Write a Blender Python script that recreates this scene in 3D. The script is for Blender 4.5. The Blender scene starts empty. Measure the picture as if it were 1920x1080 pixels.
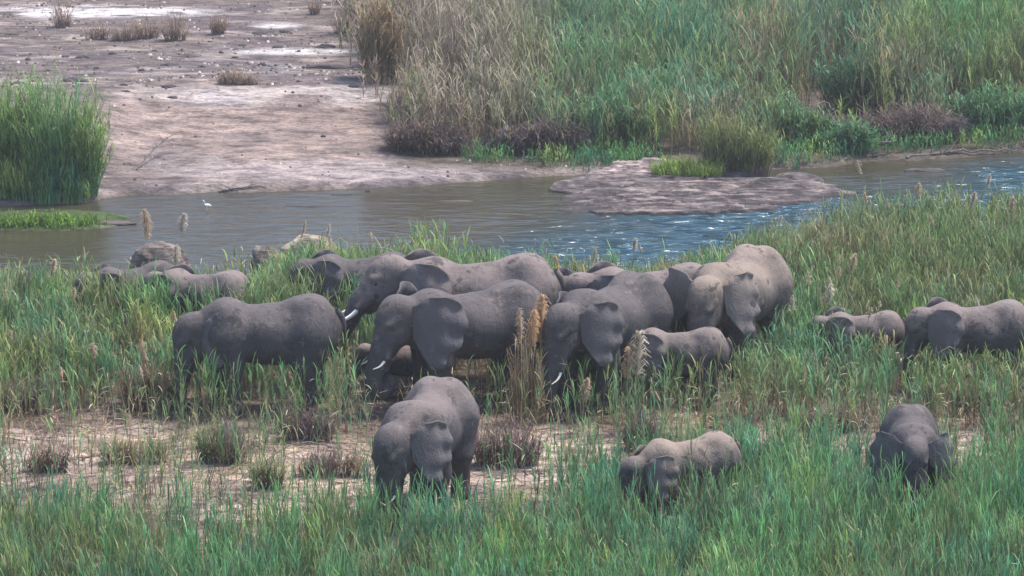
import bpy, bmesh, math, random
import numpy as np
from mathutils import Vector, Matrix
R = math.radians
random.seed(7); RNG = np.random.default_rng(7)
C = bpy.context.scene.collection
scene = bpy.context.scene

# ------------------------------------------------------------------ camera, sky, sun, exposure
CAMH, TILT, F = 16.0, R(13.0), 5800.0          # F: focal length in pixels of a 1920 wide picture
cam_d = bpy.data.cameras.new('camera'); cam = bpy.data.objects.new('camera', cam_d); C.objects.link(cam)
cam.location = (0, 0, CAMH); cam.rotation_euler = (R(90) - TILT, 0, 0)
cam_d.sensor_width = 36; cam_d.lens = 36 * F / 1920; cam_d.clip_start = 1; cam_d.clip_end = 3000
scene.camera = cam
SUN_EL, SUN_AZ = R(66), R(65)                   # azimuth measured from +Y towards +X
w = bpy.data.worlds.new('World'); scene.world = w; w.use_nodes = True
nt = w.node_tree; bg = nt.nodes['Background']
sky = nt.nodes.new('ShaderNodeTexSky'); sky.sky_type = 'NISHITA'; sky.sun_disc = False
sky.sun_elevation = SUN_EL; sky.sun_rotation = SUN_AZ; sky.air_density = 1.0; sky.dust_density = 1.0; sky.ozone_density = 1.0
nt.links.new(sky.outputs[0], bg.inputs[0]); bg.inputs[1].default_value = 0.13
sd = bpy.data.lights.new('sun', 'SUN'); so = bpy.data.objects.new('sun', sd); C.objects.link(so)
sd.energy = 2.8; sd.angle = R(12); sd.color = (1.0, 0.95, 0.88)
sdir = Vector((math.sin(SUN_AZ) * math.cos(SUN_EL), math.cos(SUN_AZ) * math.cos(SUN_EL), math.sin(SUN_EL)))
so.rotation_euler = sdir.to_track_quat('Z', 'Y').to_euler(); so.location = (0, 60, 60)
scene.view_settings.view_transform = 'Standard'; scene.view_settings.look = 'None'
scene.view_settings.exposure = 1.15; scene.view_settings.gamma = 1

# ------------------------------------------------------------------ helpers
def ray(px, py):
    a, b = (px - 960) / F, (540 - py) / F
    return (a, math.cos(TILT) + b * math.sin(TILT), -math.sin(TILT) + b * math.cos(TILT))
def at_z(px, py, z):
    d = ray(px, py); t = (z - CAMH) / d[2]; return (d[0] * t, d[1] * t)
def pix(x, y, z):
    """picture place of points (numpy)"""
    zz = z - CAMH
    dep = y * math.cos(TILT) - zz * math.sin(TILT); up = y * math.sin(TILT) + zz * math.cos(TILT)
    return 960 + F * x / dep, 540 - F * up / dep
def sstep(a, b, x):
    t = np.clip((x - a) / (b - a), 0, 1); return t * t * (3 - 2 * t)
_ng = {}
def vnoise(x, y, s, seed=0):
    if seed not in _ng: _ng[seed] = np.random.default_rng(1000 + seed).random((256, 256))
    g = _ng[seed]; u = np.asarray(x, float) / s + 900; v = np.asarray(y, float) / s + 900
    i = np.floor(u).astype(int); j = np.floor(v).astype(int); fu = u - i; fv = v - j
    fu = fu * fu * (3 - 2 * fu); fv = fv * fv * (3 - 2 * fv); i &= 255; j &= 255; i1 = (i + 1) & 255; j1 = (j + 1) & 255
    return (g[i, j] * (1 - fu) + g[i1, j] * fu) * (1 - fv) + (g[i, j1] * (1 - fu) + g[i1, j1] * fu) * fv
def fnoise(x, y, s, seed=0, o=4):
    t = 0; a = 1; n = 0
    for k in range(o): t = t + a * vnoise(x, y, s / 2 ** k, seed + k); n += a; a *= .55
    return t / n
def tag(o, label=None, cat=None, group=None, kind=None):
    if label: o['label'] = label
    if cat: o['category'] = cat
    if group: o['group'] = group
    if kind: o['kind'] = kind
    return o
def link(name, me, mat, parent=None):
    o = bpy.data.objects.new(name, me); C.objects.link(o)
    if mat is not None: me.materials.append(mat)
    if parent is not None: o.parent = parent
    return o
def mesh_np(name, V, Fq, col=None, smooth=False, extra=None):
    """V (n,3); Fq (m,3) or (m,4)"""
    me = bpy.data.meshes.new(name); V = np.ascontiguousarray(V, np.float32); Fq = np.ascontiguousarray(Fq, np.int32)
    m, k = Fq.shape
    me.vertices.add(len(V)); me.vertices.foreach_set('co', V.ravel())
    me.loops.add(m * k); me.loops.foreach_set('vertex_index', Fq.ravel())
    me.polygons.add(m); me.polygons.foreach_set('loop_start', np.arange(0, m * k, k, dtype=np.int32))
    me.polygons.foreach_set('loop_total', np.full(m, k, np.int32))
    if smooth: me.polygons.foreach_set('use_smooth', np.ones(m, bool))
    me.update(calc_edges=True)
    if col is not None:
        a = me.color_attributes.new('Col', 'FLOAT_COLOR', 'POINT')
        c4 = np.ones((len(V), 4), np.float32); c4[:, :3] = col; a.data.foreach_set('color', c4.ravel())
    if extra is not None:
        for nm, arr in extra.items():
            a = me.attributes.new(nm, 'FLOAT', 'POINT'); a.data.foreach_set('value', np.ascontiguousarray(arr, np.float32))
    return me
def cat_mesh(parts):
    """join (V, F) lists of quads"""
    Vs, Fs, n = [], [], 0
    for V, Fq in parts: Vs.append(V); Fs.append(Fq + n); n += len(V)
    return np.concatenate(Vs), np.concatenate(Fs)

# ------------------------------------------------------------------ materials
def newmat(name):
    m = bpy.data.materials.new(name); m.use_nodes = True
    return m, m.node_tree, m.node_tree.nodes['Principled BSDF']
def N(t, typ, **kw):
    n = t.nodes.new(typ)
    for k, v in kw.items(): setattr(n, k, v)
    return n
def setin(n, **kw):
    for k, v in kw.items(): n.inputs[k.replace('_', ' ')].default_value = v
    return n
def mixc(t, fac, a, b, mode='MIX'):
    n = N(t, 'ShaderNodeMix', data_type='RGBA', blend_type=mode)
    for s, v in ((n.inputs[0], fac), (n.inputs[6], a), (n.inputs[7], b)):
        if hasattr(v, 'links') or isinstance(v, bpy.types.NodeSocket): t.links.new(v, s)
        elif isinstance(v, (tuple, list)): s.default_value = (*v[:3], 1)
        else: s.default_value = v
    return n.outputs[2]
def ramp(t, fac, p):
    n = N(t, 'ShaderNodeValToRGB'); e = n.color_ramp.elements
    while len(e) < len(p): e.new(.5)
    for i, (q, c) in enumerate(p):
        e[i].position = q; e[i].color = (*c, 1) if isinstance(c, tuple) else (c, c, c, 1)
    t.links.new(fac, n.inputs[0]); return n.outputs[0]
def leafmat(name, trans=.3, rough=.55, var=.25, spec=.3):
    m, t, b = newmat(name)
    a = N(t, 'ShaderNodeAttribute', attribute_name='Col')
    co = N(t, 'ShaderNodeTexCoord'); nz = setin(N(t, 'ShaderNodeTexNoise'), Scale=2.2, Detail=3.0)
    t.links.new(co.outputs['Object'], nz.inputs['Vector'])
    c = mixc(t, 1.0, a.outputs['Color'], ramp(t, nz.outputs[0], [(.3, 1 - var), (.7, 1 + var)]), 'MULTIPLY')
    t.links.new(c, b.inputs['Base Color']); b.inputs['Roughness'].default_value = rough
    b.inputs['Specular IOR Level'].default_value = spec
    tr = N(t, 'ShaderNodeBsdfTranslucent'); t.links.new(c, tr.inputs[0])
    mx = N(t, 'ShaderNodeMixShader'); mx.inputs[0].default_value = trans
    t.links.new(b.outputs[0], mx.inputs[1]); t.links.new(tr.outputs[0], mx.inputs[2])
    t.links.new(mx.outputs[0], t.nodes['Material Output'].inputs[0]); return m
M_leaf = leafmat('reed_leaf', .38, .6, .35)
M_dry = leafmat('dry_stem', .12, .8, .3, .15)
M_plume = leafmat('reed_plume', .35, .8, .15, .1)

def mat_ground():
    m, t, b = newmat('earth')
    a = N(t, 'ShaderNodeAttribute', attribute_name='Col')
    co = N(t, 'ShaderNodeTexCoord')
    mp = N(t, 'ShaderNodeMapping'); mp.inputs['Scale'].default_value = (.8, 1.9, 1); t.links.new(co.outputs['Object'], mp.inputs[0])
    n1 = setin(N(t, 'ShaderNodeTexNoise'), Scale=1.7, Detail=9.0, Roughness=.65); t.links.new(mp.outputs[0], n1.inputs['Vector'])
    n2 = setin(N(t, 'ShaderNodeTexNoise'), Scale=9.0, Detail=5.0, Roughness=.7); t.links.new(mp.outputs[0], n2.inputs['Vector'])
    c = mixc(t, 1.0, a.outputs['Color'], ramp(t, n1.outputs[0], [(.36, (.50, .48, .49)), (.5, (.95, .95, .95)), (.64, (1.35, 1.30, 1.24))]), 'MULTIPLY')
    c = mixc(t, 1.0, c, ramp(t, n2.outputs[0], [(.36, .55), (.5, 1.0), (.66, 1.25)]), 'MULTIPLY')
    t.links.new(c, b.inputs['Base Color']); b.inputs['Roughness'].default_value = .95; b.inputs['Specular IOR Level'].default_value = .15
    bp = setin(N(t, 'ShaderNodeBump'), Strength=.9, Distance=.06); bp2 = setin(N(t, 'ShaderNodeBump'), Strength=.8, Distance=.25)
    t.links.new(n2.outputs[0], bp.inputs['Height']); t.links.new(n1.outputs[0], bp2.inputs['Height'])
    t.links.new(bp2.outputs[0], bp.inputs['Normal']); t.links.new(bp.outputs[0], b.inputs['Normal']); return m
M_ground = mat_ground()
def mat_rock(name, c0, c1, c2, strata=.5):
    m, t, b = newmat(name); co = N(t, 'ShaderNodeTexCoord')
    mp = N(t, 'ShaderNodeMapping'); mp.inputs['Scale'].default_value = (.7, 2.4, 9.0); t.links.new(co.outputs['Object'], mp.inputs[0])
    n1 = setin(N(t, 'ShaderNodeTexNoise'), Scale=1.5, Detail=8.0, Roughness=.7); t.links.new(mp.outputs[0], n1.inputs['Vector'])
    n2 = setin(N(t, 'ShaderNodeTexNoise'), Scale=3.0, Detail=8.0, Roughness=.7); t.links.new(co.outputs['Object'], n2.inputs['Vector'])
    c = ramp(t, n1.outputs[0], [(.36, c0), (.5, c1), (.63, c2)])
    c = mixc(t, 1.0, c, ramp(t, n2.outputs[0], [(.36, .45), (.5, 1.0), (.66, 1.25)]), 'MULTIPLY')
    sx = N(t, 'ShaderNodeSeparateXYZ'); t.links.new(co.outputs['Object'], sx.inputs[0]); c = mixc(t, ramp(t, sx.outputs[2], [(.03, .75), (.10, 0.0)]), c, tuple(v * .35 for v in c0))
    t.links.new(c, b.inputs['Base Color']); b.inputs['Roughness'].default_value = .85
    bp = setin(N(t, 'ShaderNodeBump'), Strength=1.0, Distance=.12); t.links.new(n1.outputs[0], bp.inputs['Height'])
    bp2 = setin(N(t, 'ShaderNodeBump'), Strength=.4, Distance=.035); t.links.new(n2.outputs[0], bp2.inputs['Height'])
    t.links.new(bp.outputs[0], bp2.inputs['Normal']); t.links.new(bp2.outputs[0], b.inputs['Normal']); return m
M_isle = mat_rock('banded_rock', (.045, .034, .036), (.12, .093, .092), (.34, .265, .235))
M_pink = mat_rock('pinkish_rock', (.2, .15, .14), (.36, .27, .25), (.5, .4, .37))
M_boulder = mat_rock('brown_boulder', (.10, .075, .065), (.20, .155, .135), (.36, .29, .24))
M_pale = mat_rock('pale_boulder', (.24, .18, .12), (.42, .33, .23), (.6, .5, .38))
M_dark = mat_rock('dark_stone', (.05, .04, .045), (.10, .08, .08), (.2, .16, .15))

def mat_water():
    m, t, b = newmat('river_water'); co = N(t, 'ShaderNodeTexCoord')
    a = N(t, 'ShaderNodeAttribute', attribute_name='chop')
    mp = N(t, 'ShaderNodeMapping'); mp.inputs['Scale'].default_value = (.8, 2.1, 1); t.links.new(co.outputs['Object'], mp.inputs[0])
    n1 = setin(N(t, 'ShaderNodeTexNoise'), Scale=.85, Detail=2.0, Roughness=.5, Distortion=.9); t.links.new(mp.outputs[0], n1.inputs['Vector'])
    n2 = setin(N(t, 'ShaderNodeTexNoise'), Scale=.5, Detail=3.0); t.links.new(mp.outputs[0], n2.inputs['Vector'])
    mul = N(t, 'ShaderNodeMath', operation='MULTIPLY'); t.links.new(n1.outputs[0], mul.inputs[0]); t.links.new(a.outputs['Fac'], mul.inputs[1])
    bp = setin(N(t, 'ShaderNodeBump'), Strength=1.0, Distance=1.3); t.links.new(mul.outputs[0], bp.inputs['Height']); t.links.new(bp.outputs[0], b.inputs['Normal'])
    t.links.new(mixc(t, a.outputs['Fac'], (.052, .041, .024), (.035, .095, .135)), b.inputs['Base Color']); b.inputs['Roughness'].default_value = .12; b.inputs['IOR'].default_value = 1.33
    fo = N(t, 'ShaderNodeAttribute', attribute_name='foam'); ms = N(t, 'ShaderNodeMath', operation='MULTIPLY'); t.links.new(fo.outputs['Fac'], ms.inputs[0]); t.links.new(n1.outputs[0], ms.inputs[1])
    base = [l.from_socket for l in t.links if l.to_socket == b.inputs['Base Color']][0]; fr_ = ramp(t, ms.outputs[0], [(.44, 0.0), (.54, 1.0)])
    t.links.new(mixc(t, fr_, base, (.75, .78, .80)), b.inputs['Base Color']); t.links.new(ramp(t, fr_, [(0, .19), (1, .8)]), b.inputs['Roughness'])
    return m
M_water = mat_water()

def mat_skin(name, dust=.5, base=(.060, .054, .058), wet=0.0, dustc=(.24, .187, .168)):
    m, t, b = newmat(name); co = N(t, 'ShaderNodeTexCoord')
    at = N(t, 'ShaderNodeAttribute', attribute_name='hn')           # height on the animal, 0 ground to 1 shoulder
    n1 = setin(N(t, 'ShaderNodeTexNoise'), Scale=1.7, Detail=6.0, Roughness=.6); t.links.new(co.outputs['Object'], n1.inputs['Vector'])
    n2 = setin(N(t, 'ShaderNodeTexNoise'), Scale=14.0, Detail=5.0, Roughness=.6); t.links.new(co.outputs['Object'], n2.inputs['Vector'])
    vo = N(t, 'ShaderNodeTexVoronoi', feature='DISTANCE_TO_EDGE'); vo.inputs['Scale'].default_value = 22.0
    mp = N(t, 'ShaderNodeMapping'); mp.inputs['Scale'].default_value = (1.5, 1.5, .7); t.links.new(co.outputs['Object'], mp.inputs[0]); t.links.new(mp.outputs[0], vo.inputs['Vector'])
    c = ramp(t, n1.outputs[0], [(.3, tuple(v * .72 for v in base)), (.5, base), (.72, tuple(v * 1.35 for v in base))])
    c = mixc(t, 1.0, c, ramp(t, n2.outputs[0], [(.3, .9), (.7, 1.1)]), 'MULTIPLY')
    add = N(t, 'ShaderNodeMath', operation='ADD'); t.links.new(at.outputs['Fac'], add.inputs[0])
    sc = N(t, 'ShaderNodeMath', operation='MULTIPLY'); t.links.new(n1.outputs[0], sc.inputs[0]); sc.inputs[1].default_value = .8; t.links.new(sc.outputs[0], add.inputs[1])
    d = ramp(t, add.outputs[0], [(.76, 0.0), (.97, dust)])
    # the node adds up to 1.8: halve first
    hv = N(t, 'ShaderNodeMath', operation='MULTIPLY'); t.links.new(add.outputs[0], hv.inputs[0]); hv.inputs[1].default_value = .72
    t.links.new(hv.outputs[0], d.node.inputs[0])
    c = mixc(t, d, c, dustc)
    n4 = setin(N(t, 'ShaderNodeTexNoise'), Scale=3.3, Detail=5.0, Roughness=.7); t.links.new(co.outputs['Object'], n4.inputs['Vector'])
    c = mixc(t, ramp(t, n4.outputs[0], [(.56, 0.0), (.64, .75)]), c, (.035, .028, .028))
    c = mixc(t, ramp(t, n4.outputs[0], [(.33, .5), (.42, 0.0)]), c, dustc)
    ea = N(t, 'ShaderNodeAttribute', attribute_name='earflap'); em = N(t, 'ShaderNodeMath', operation='MULTIPLY'); t.links.new(ea.outputs['Fac'], em.inputs[0]); em.inputs[1].default_value = .55
    c = mixc(t, em.outputs[0], c, tuple(v * 1.9 for v in base))
    if wet:
        wr = ramp(t, add.outputs[0], [(.42, wet), (.56, 0.0)]); c = mixc(t, wr, c, (.028, .02, .022))
    t.links.new(c, b.inputs['Base Color']); b.inputs['Roughness'].default_value = .8; b.inputs['Specular IOR Level'].default_value = .25
    b1 = setin(N(t, 'ShaderNodeBump'), Strength=.4, Distance=.035); t.links.new(vo.outputs['Distance'], b1.inputs['Height'])
    b2 = setin(N(t, 'ShaderNodeBump'), Strength=.42, Distance=.09); n3 = setin(N(t, 'ShaderNodeTexNoise'), Scale=2.6, Detail=4.0, Roughness=.55, Distortion=.8); mp3 = N(t, 'ShaderNodeMapping'); mp3.inputs['Scale'].default_value = (1.8, 1.8, .8); t.links.new(co.outputs['Object'], mp3.inputs[0]); t.links.new(mp3.outputs[0], n3.inputs['Vector']); t.links.new(n3.outputs[0], b2.inputs['Height'])
    t.links.new(b1.outputs[0], b2.inputs['Normal']); t.links.new(b2.outputs[0], b.inputs['Normal']); return m
M_skinA = mat_skin('grey_skin', .30)
M_skinB = mat_skin('dusty_skin', .8, (.070, .059, .060))
M_skinC = mat_skin('muddy_skin', .6, (.070, .061, .064), .95)
M_skinD = mat_skin('pale_dusty_skin', .95, (.095, .08, .076), 0, (.27, .205, .165))
m, t, b = newmat('ivory'); b.inputs['Base Color'].default_value = (.82, .77, .66, 1); b.inputs['Roughness'].default_value = .4
_n = setin(N(t, 'ShaderNodeTexNoise'), Scale=9.0); t.links.new(ramp(t, _n.outputs[0], [(.3, (.70, .62, .50)), (.6, (.86, .82, .74))]), b.inputs['Base Color']); M_ivory = m
m, t, b = newmat('eye_dark'); b.inputs['Base Color'].default_value = (.012, .009, .008, 1); b.inputs['Roughness'].default_value = .2; M_eye = m
m, t, b = newmat('tail_hair'); b.inputs['Base Color'].default_value = (.02, .017, .017, 1); b.inputs['Roughness'].default_value = .8; M_hair = m
m, t, b = newmat('white_feathers'); b.inputs['Base Color'].default_value = (.82, .82, .80, 1); b.inputs['Roughness'].default_value = .7; M_feather = m
m, t, b = newmat('bill_yellow'); b.inputs['Base Color'].default_value = (.6, .4, .06, 1); b.inputs['Roughness'].default_value = .5; M_bill = m
def mat_bark():
    m, t, b = newmat('grey_bark'); co = N(t, 'ShaderNodeTexCoord')
    mp = N(t, 'ShaderNodeMapping'); mp.inputs['Scale'].default_value = (6, 6, 1.2); t.links.new(co.outputs['Object'], mp.inputs[0])
    n = setin(N(t, 'ShaderNodeTexNoise'), Scale=3.0, Detail=6.0); t.links.new(mp.outputs[0], n.inputs['Vector'])
    t.links.new(ramp(t, n.outputs[0], [(.3, (.05, .04, .04)), (.7, (.2, .17, .15))]), b.inputs['Base Color']); b.inputs['Roughness'].default_value = .9; return m
M_bark = mat_bark()

# ------------------------------------------------------------------ terrain
WL = -0.35
def conv(pts): q = [at_z(a, b, WL) for a, b in pts]; return np.array([p[0] for p in q]), np.array([p[1] for p in q])
nsx, nsy = conv([(-300, 575), (0, 576), (150, 582), (300, 574), (500, 562), (640, 558), (760, 550), (900, 560), (1100, 568), (1300, 560), (1500, 535), (1700, 515), (1920, 490), (2300, 470)])
fsx, fsy = conv([(-300, 392), (0, 388), (150, 380), (240, 366), (400, 360), (560, 358), (700, 351), (840, 345), (980, 336), (1060, 328), (1180, 322), (1300, 320), (1480, 316), (1560, 312), (1640, 303), (1760, 297), (1920, 286), (2300, 275)])
sp = at_z(90, 413, WL)                                              # grassy spit on the left
def hgt(x, y):
    x = np.asarray(x, float); y = np.asarray(y, float)
    ns = np.interp(x, nsx, nsy) + .5 * (vnoise(x, y * 0, 1.3, 31) - .5); fs = np.interp(x, fsx, fsy) + .4 * (vnoise(x, y * 0, .9, 32) - .5)
    s = y - ns; t = y - fs
    hn = np.interp(s, [-7, -3, -1, 0, 1.2, 3], [0.05, 0.0, -.13, WL, -.75, -1.0])
    left = 1 - sstep(-4, 0, x)
    hf1 = np.interp(t, [-3, -1.0, 0, .25, 2, 5, 8.5, 10, 12, 16, 40, 200], [-1, -.7, WL, -.2, -.05, .35, 1.05, 1.2, 1.0, .75, 1.3, 4])
    hf2 = np.interp(t, [-3, -1.0, 0, .3, 3, 10, 40, 200], [-1, -.7, WL, -.2, 0.0, .3, .9, 3])
    hf = hf1 * left + hf2 * (1 - left)
    h = np.where(s < 3, hn, hf); h = np.where(s >= 3, np.maximum(hf, -1.0), h)
    e = ((x - sp[0]) / 2.2) ** 2 + ((y - sp[1]) / 1.4) ** 2
    h = np.maximum(h, WL + .16 - .35 * np.maximum(e - .25, 0) * .6 - .0)  if True else h
    amp = np.where(h > WL + .05, 1.0, .3)
    h = h + amp * (.16 * (fnoise(x, y, 3.5, 3, 4) - .5) + .05 * (fnoise(x, y * 1.4, .7, 9, 3) - .5))
    return h
def spitmask(x, y): return ((x - sp[0]) / 2.2) ** 2 + ((y - sp[1]) / 1.4) ** 2
def hz(x, y): return float(hgt(np.array([x]), np.array([y]))[0])
def ground(px, py):
    z = 0.0
    for _ in range(10):
        x, y = at_z(px, py, z); z = .5 * z + .5 * hz(x, y)
    return x, y, hz(x, y)

def lines(a, b, step, far):
    core = np.arange(a, b + step * .5, step); o = [core]
    e = step * 1.6; p = b; r = []
    while p < far[1]: p += e; r.append(p); e *= 1.35
    q = a; l = []; e = step * 1.6
    while q > far[0]: q -= e; l.append(q); e *= 1.35
    return np.concatenate([np.array(l[::-1]), core, np.array(r)])
gx = lines(-24, 24, .17, (-900, 900)); gy = lines(44, 124, .16, (-300, 1800))
X, Y = np.meshgrid(gx, gy, indexing='ij'); Z = hgt(X, Y)
def lerp(a, b, t): return a + (b - a) * t[..., None]
A = lambda *c: np.array(c, float)
c_soil, c_sand, c_wsand = A(.20, .15, .12), A(.66, .51, .42), A(.36, .28, .24)
c_bank, c_pink, c_white, c_bed = A(.19, .152, .14), A(.38, .285, .245), A(.50, .43, .40), A(.10, .085, .06)
PX, PY = pix(X, Y, Z)
def blob(px, py, cx, cy, rx, ry): return 1 - sstep(.5, 1.3, np.sqrt(((px - cx) / rx) ** 2 + ((py - cy) / ry) ** 2))
n_a = fnoise(X, Y, 3.0, 20, 5); n_b = fnoise(X, Y * 2.2, 1.6, 25, 5)
sand_blobs = [(120, 855, 260, 55), (330, 830, 130, 50), (560, 880, 190, 60), (640, 890, 120, 60), (330, 930, 150, 40), (500, 940, 160, 40), (480, 830, 70, 25),
              (1080, 828, 110, 32), (950, 850, 150, 60), (960, 900, 110, 40), (1520, 835, 120, 60), (1590, 870, 40, 50), (1830, 835, 80, 35), (1250, 770, 60, 40), (1430, 745, 60, 20), (1760, 720, 50, 14), (30, 850, 120, 60), (820, 880, 120, 60)]
sm = np.zeros_like(X)
for q in sand_blobs: sm = np.maximum(sm, blob(PX, PY, *q))
near = np.ones(X.shape + (3,)) * c_soil
near = lerp(near, A(.30, .22, .19), sstep(.45, .7, n_b))
near = lerp(near, c_wsand, sm); near = lerp(near, c_sand, sm * sstep(.40, .58, n_b * .6 + n_a * .4))
far = np.ones(X.shape + (3,)) * c_bank
far = lerp(far, A(.16, .13, .135), sstep(.50, .60, n_a) * .8); far = lerp(far, A(.40, .33, .30), sstep(.54, .66, n_b) * .7)
pk = blob(PX, PY, 470, 245, 330, 95); far = lerp(far, c_pink, pk * (.4 + .6 * sstep(.35, .55, n_b)))
far = lerp(far, c_white, blob(PX, PY, 560, 180, 330, 22) * sstep(.38, .5, n_b) * .8)
far = lerp(far, A(.50, .44, .46), blob(PX, PY, 400, 185, 60, 18) * .6 * n_b)
far = lerp(far, A(.70, .64, .64), blob(PX, PY, 180, 22, 240, 13) * sstep(.3, .45, n_b))
far = lerp(far, A(.66, .62, .60), np.maximum(blob(PX, PY, 520, 48, 50, 6), blob(PX, PY, 560, 97, 130, 7)) * .8)
far = lerp(far, A(.22, .20, .20), np.maximum(blob(PX, PY, 525, 130, 40, 16), blob(PX, PY, 340, 300, 90, 24)) * .9 * sstep(.3, .6, n_b))
far = lerp(far, A(.21, .16, .14), blob(PX, PY, 640, 220, 120, 22) * .6)
far = lerp(far, A(.42, .35, .34), blob(PX, PY, 620, 320, 330, 22) * .7)
rt = sstep(690, 800, PX) * (PY < 330); far = lerp(far, A(.12, .10, .075), rt * sstep(330, 300, PY) * .85)
isfar = (Y - np.interp(X, nsx, nsy)) > 5
col = np.where(isfar[..., None], far, near)
col = lerp(col, c_bed, sstep(WL + .07, WL - .06, Z))
col = lerp(col, A(.07, .11, .035), (1 - sstep(.7, 1.3, spitmask(X, Y))) * .9)
out = np.maximum(sstep(24, 32, np.abs(X)), np.maximum(sstep(46, 40, Y), sstep(122, 130, Y)))
col = lerp(col, A(.10, .12, .05), out)
nx, ny = X.shape
I = np.arange(nx * ny).reshape(nx, ny)
Fq = np.stack([I[:-1, :-1], I[1:, :-1], I[1:, 1:], I[:-1, 1:]], -1).reshape(-1, 4)
me = mesh_np('ground', np.stack([X, Y, Z], -1).reshape(-1, 3), Fq, col.reshape(-1, 3), True)
tag(link('ground', me, M_ground), kind='structure')

# water: one sheet, its chop stronger in the fast channel on the right
wx = np.linspace(-60, 60, 400); wy = np.linspace(60, 96, 160); WX, WY = np.meshgrid(wx, wy, indexing='ij')
wpx, wpy = pix(WX, WY, WX * 0 + WL)
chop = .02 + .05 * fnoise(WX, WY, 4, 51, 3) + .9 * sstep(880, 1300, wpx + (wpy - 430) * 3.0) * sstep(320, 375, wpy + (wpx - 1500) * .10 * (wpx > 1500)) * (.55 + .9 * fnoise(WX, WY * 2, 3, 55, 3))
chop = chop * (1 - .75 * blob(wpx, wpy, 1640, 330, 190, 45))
I = np.arange(WX.size).reshape(WX.shape)
Fq = np.stack([I[:-1, :-1], I[1:, :-1], I[1:, 1:], I[:-1, 1:]], -1).reshape(-1, 4)
me = mesh_np('river', np.stack([WX, WY, WX * 0 + WL], -1).reshape(-1, 3), Fq, None, True, {'chop': chop.ravel(), 'foam': np.maximum.reduce([blob(wpx, wpy, 1612, 448, 45, 14), .95 * blob(wpx, wpy, 1900, 392, 60, 10), .85 * blob(wpx, wpy, 1780, 380, 90, 16)]).ravel()})
tag(link('river', me, M_water), kind='structure')

# ------------------------------------------------------------------ rocks
def rock(name, label, px, py, wpx_, hm, mat, seed, depth=.6, flat=.35, cat='rock', group=None, yaw=0, base=None):
    x, y, z = ground(px, py)
    if z < WL: x, y = at_z(px, py, WL); z = WL
    sc = F / math.sqrt(x * x + y * y + 256); L = wpx_ / sc / 2
    bm = bmesh.new(); bmesh.ops.create_icosphere(bm, subdivisions=5 if wpx_ > 60 else (4 if wpx_ > 20 else 3), radius=1)
    V = np.array([v.co[:] for v in bm.verts])
    rr = np.random.default_rng(seed); o = rr.random(3) * 50
    d = 1 + (.55 if wpx_ > 60 else 1.1) * (fnoise(V[:, 0] * 1 + o[0] + V[:, 2] * .7, V[:, 1] + o[1] - V[:, 2] * .4, .7, 60, 4) - .5)
    V = V * d[:, None]; V[:, 2] = np.sign(V[:, 2]) * np.abs(V[:, 2]) ** .8
    z2 = V[:, 2] * hm * 1.0; q = hm * .16
    V[:, 2] = z2 * .85 + .15 * np.round(z2 / q + .3 * fnoise(V[:, 0] * 3, V[:, 1] * 3, 1, 66, 2)) * q
    V[:, 0] *= L; V[:, 1] *= L * depth
    V[:, 2] = np.maximum(V[:, 2], -.3)
    for v, c in zip(bm.verts, V): v.co = c
    for f in bm.faces: f.smooth = True
    me = bpy.data.meshes.new(name); bm.to_mesh(me); bm.free()
    o = link(name, me, mat); o.location = (x, y + L * depth * .5, z - .03); o.rotation_euler.z = yaw
    return tag(o, label, cat, group)

def isle(name, label, outline, hmax, mat, seed=0, cat='rock'):
    """a low ledge of rock: outline in world metres (polygon), heights stepped like worn beds"""
    P = np.array(outline); c = P.mean(0); P = P - c
    ang = np.arctan2(P[:, 1], P[:, 0]); k = np.argsort(ang); ang = ang[k]; rad = np.hypot(P[k, 0], P[k, 1])
    nt_, nr = 220, 60
    th = np.linspace(-math.pi, math.pi, nt_, endpoint=False)
    rr = np.interp(th, np.concatenate([ang - 2 * math.pi, ang, ang + 2 * math.pi]), np.tile(rad, 3))
    rr = rr * (1 + .38 * (fnoise(np.cos(th) * 3 + seed, np.sin(th) * 3, .45, 70, 4) - .5))
    V = []
    for i in range(nr):
        f = (i / (nr - 1)) ** .8
        V.append(np.stack([np.cos(th) * rr * f, np.sin(th) * rr * f, np.full(nt_, f)], -1))
    V = np.array(V); f = V[..., 2].copy(); x, y = V[..., 0], V[..., 1]
    edge = np.clip((1 - f) * 5, 0, 1) ** .6
    h = hmax * edge * (.12 + .9 * sstep(.25, .8, fnoise(x * .45 + seed, y * 1.5 + x * .15, 1.1, 72, 5)) + .25 * sstep(-1, 2, y))
    q = .075; u = h / q; st = (np.floor(u) + sstep(.65, 1.0, u - np.floor(u))) * q; h = .15 * h + .85 * st
    h = h + .07 * (fnoise(x, y * 2.5, .4, 74, 3) - .5) * edge
    V[..., 2] = np.where(f > .97, -.3, h)
    I = np.arange(nr * nt_).reshape(nr, nt_); J = np.roll(I, -1, 1)
    Fq = np.stack([I[:-1], I[1:], J[1:], J[:-1]], -1).reshape(-1, 4)
    me = mesh_np(name, V.reshape(-1, 3), Fq, None, True)
    o = link(name, me, mat); o.location = (c[0], c[1], WL); return tag(o, label, cat)
W = lambda a, b: at_z(a, b, WL)
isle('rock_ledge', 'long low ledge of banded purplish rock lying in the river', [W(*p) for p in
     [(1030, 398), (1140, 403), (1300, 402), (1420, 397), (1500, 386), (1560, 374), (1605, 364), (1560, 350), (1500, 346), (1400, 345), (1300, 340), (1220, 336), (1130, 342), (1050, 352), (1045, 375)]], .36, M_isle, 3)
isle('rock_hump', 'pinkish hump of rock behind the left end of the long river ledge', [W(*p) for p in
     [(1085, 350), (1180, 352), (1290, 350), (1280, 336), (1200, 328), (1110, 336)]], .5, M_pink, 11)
rock('boulder', 'dark rough boulder beside the brown based reed clump', 1490, 352, 120, .42, M_dark, 4, .5)
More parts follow.
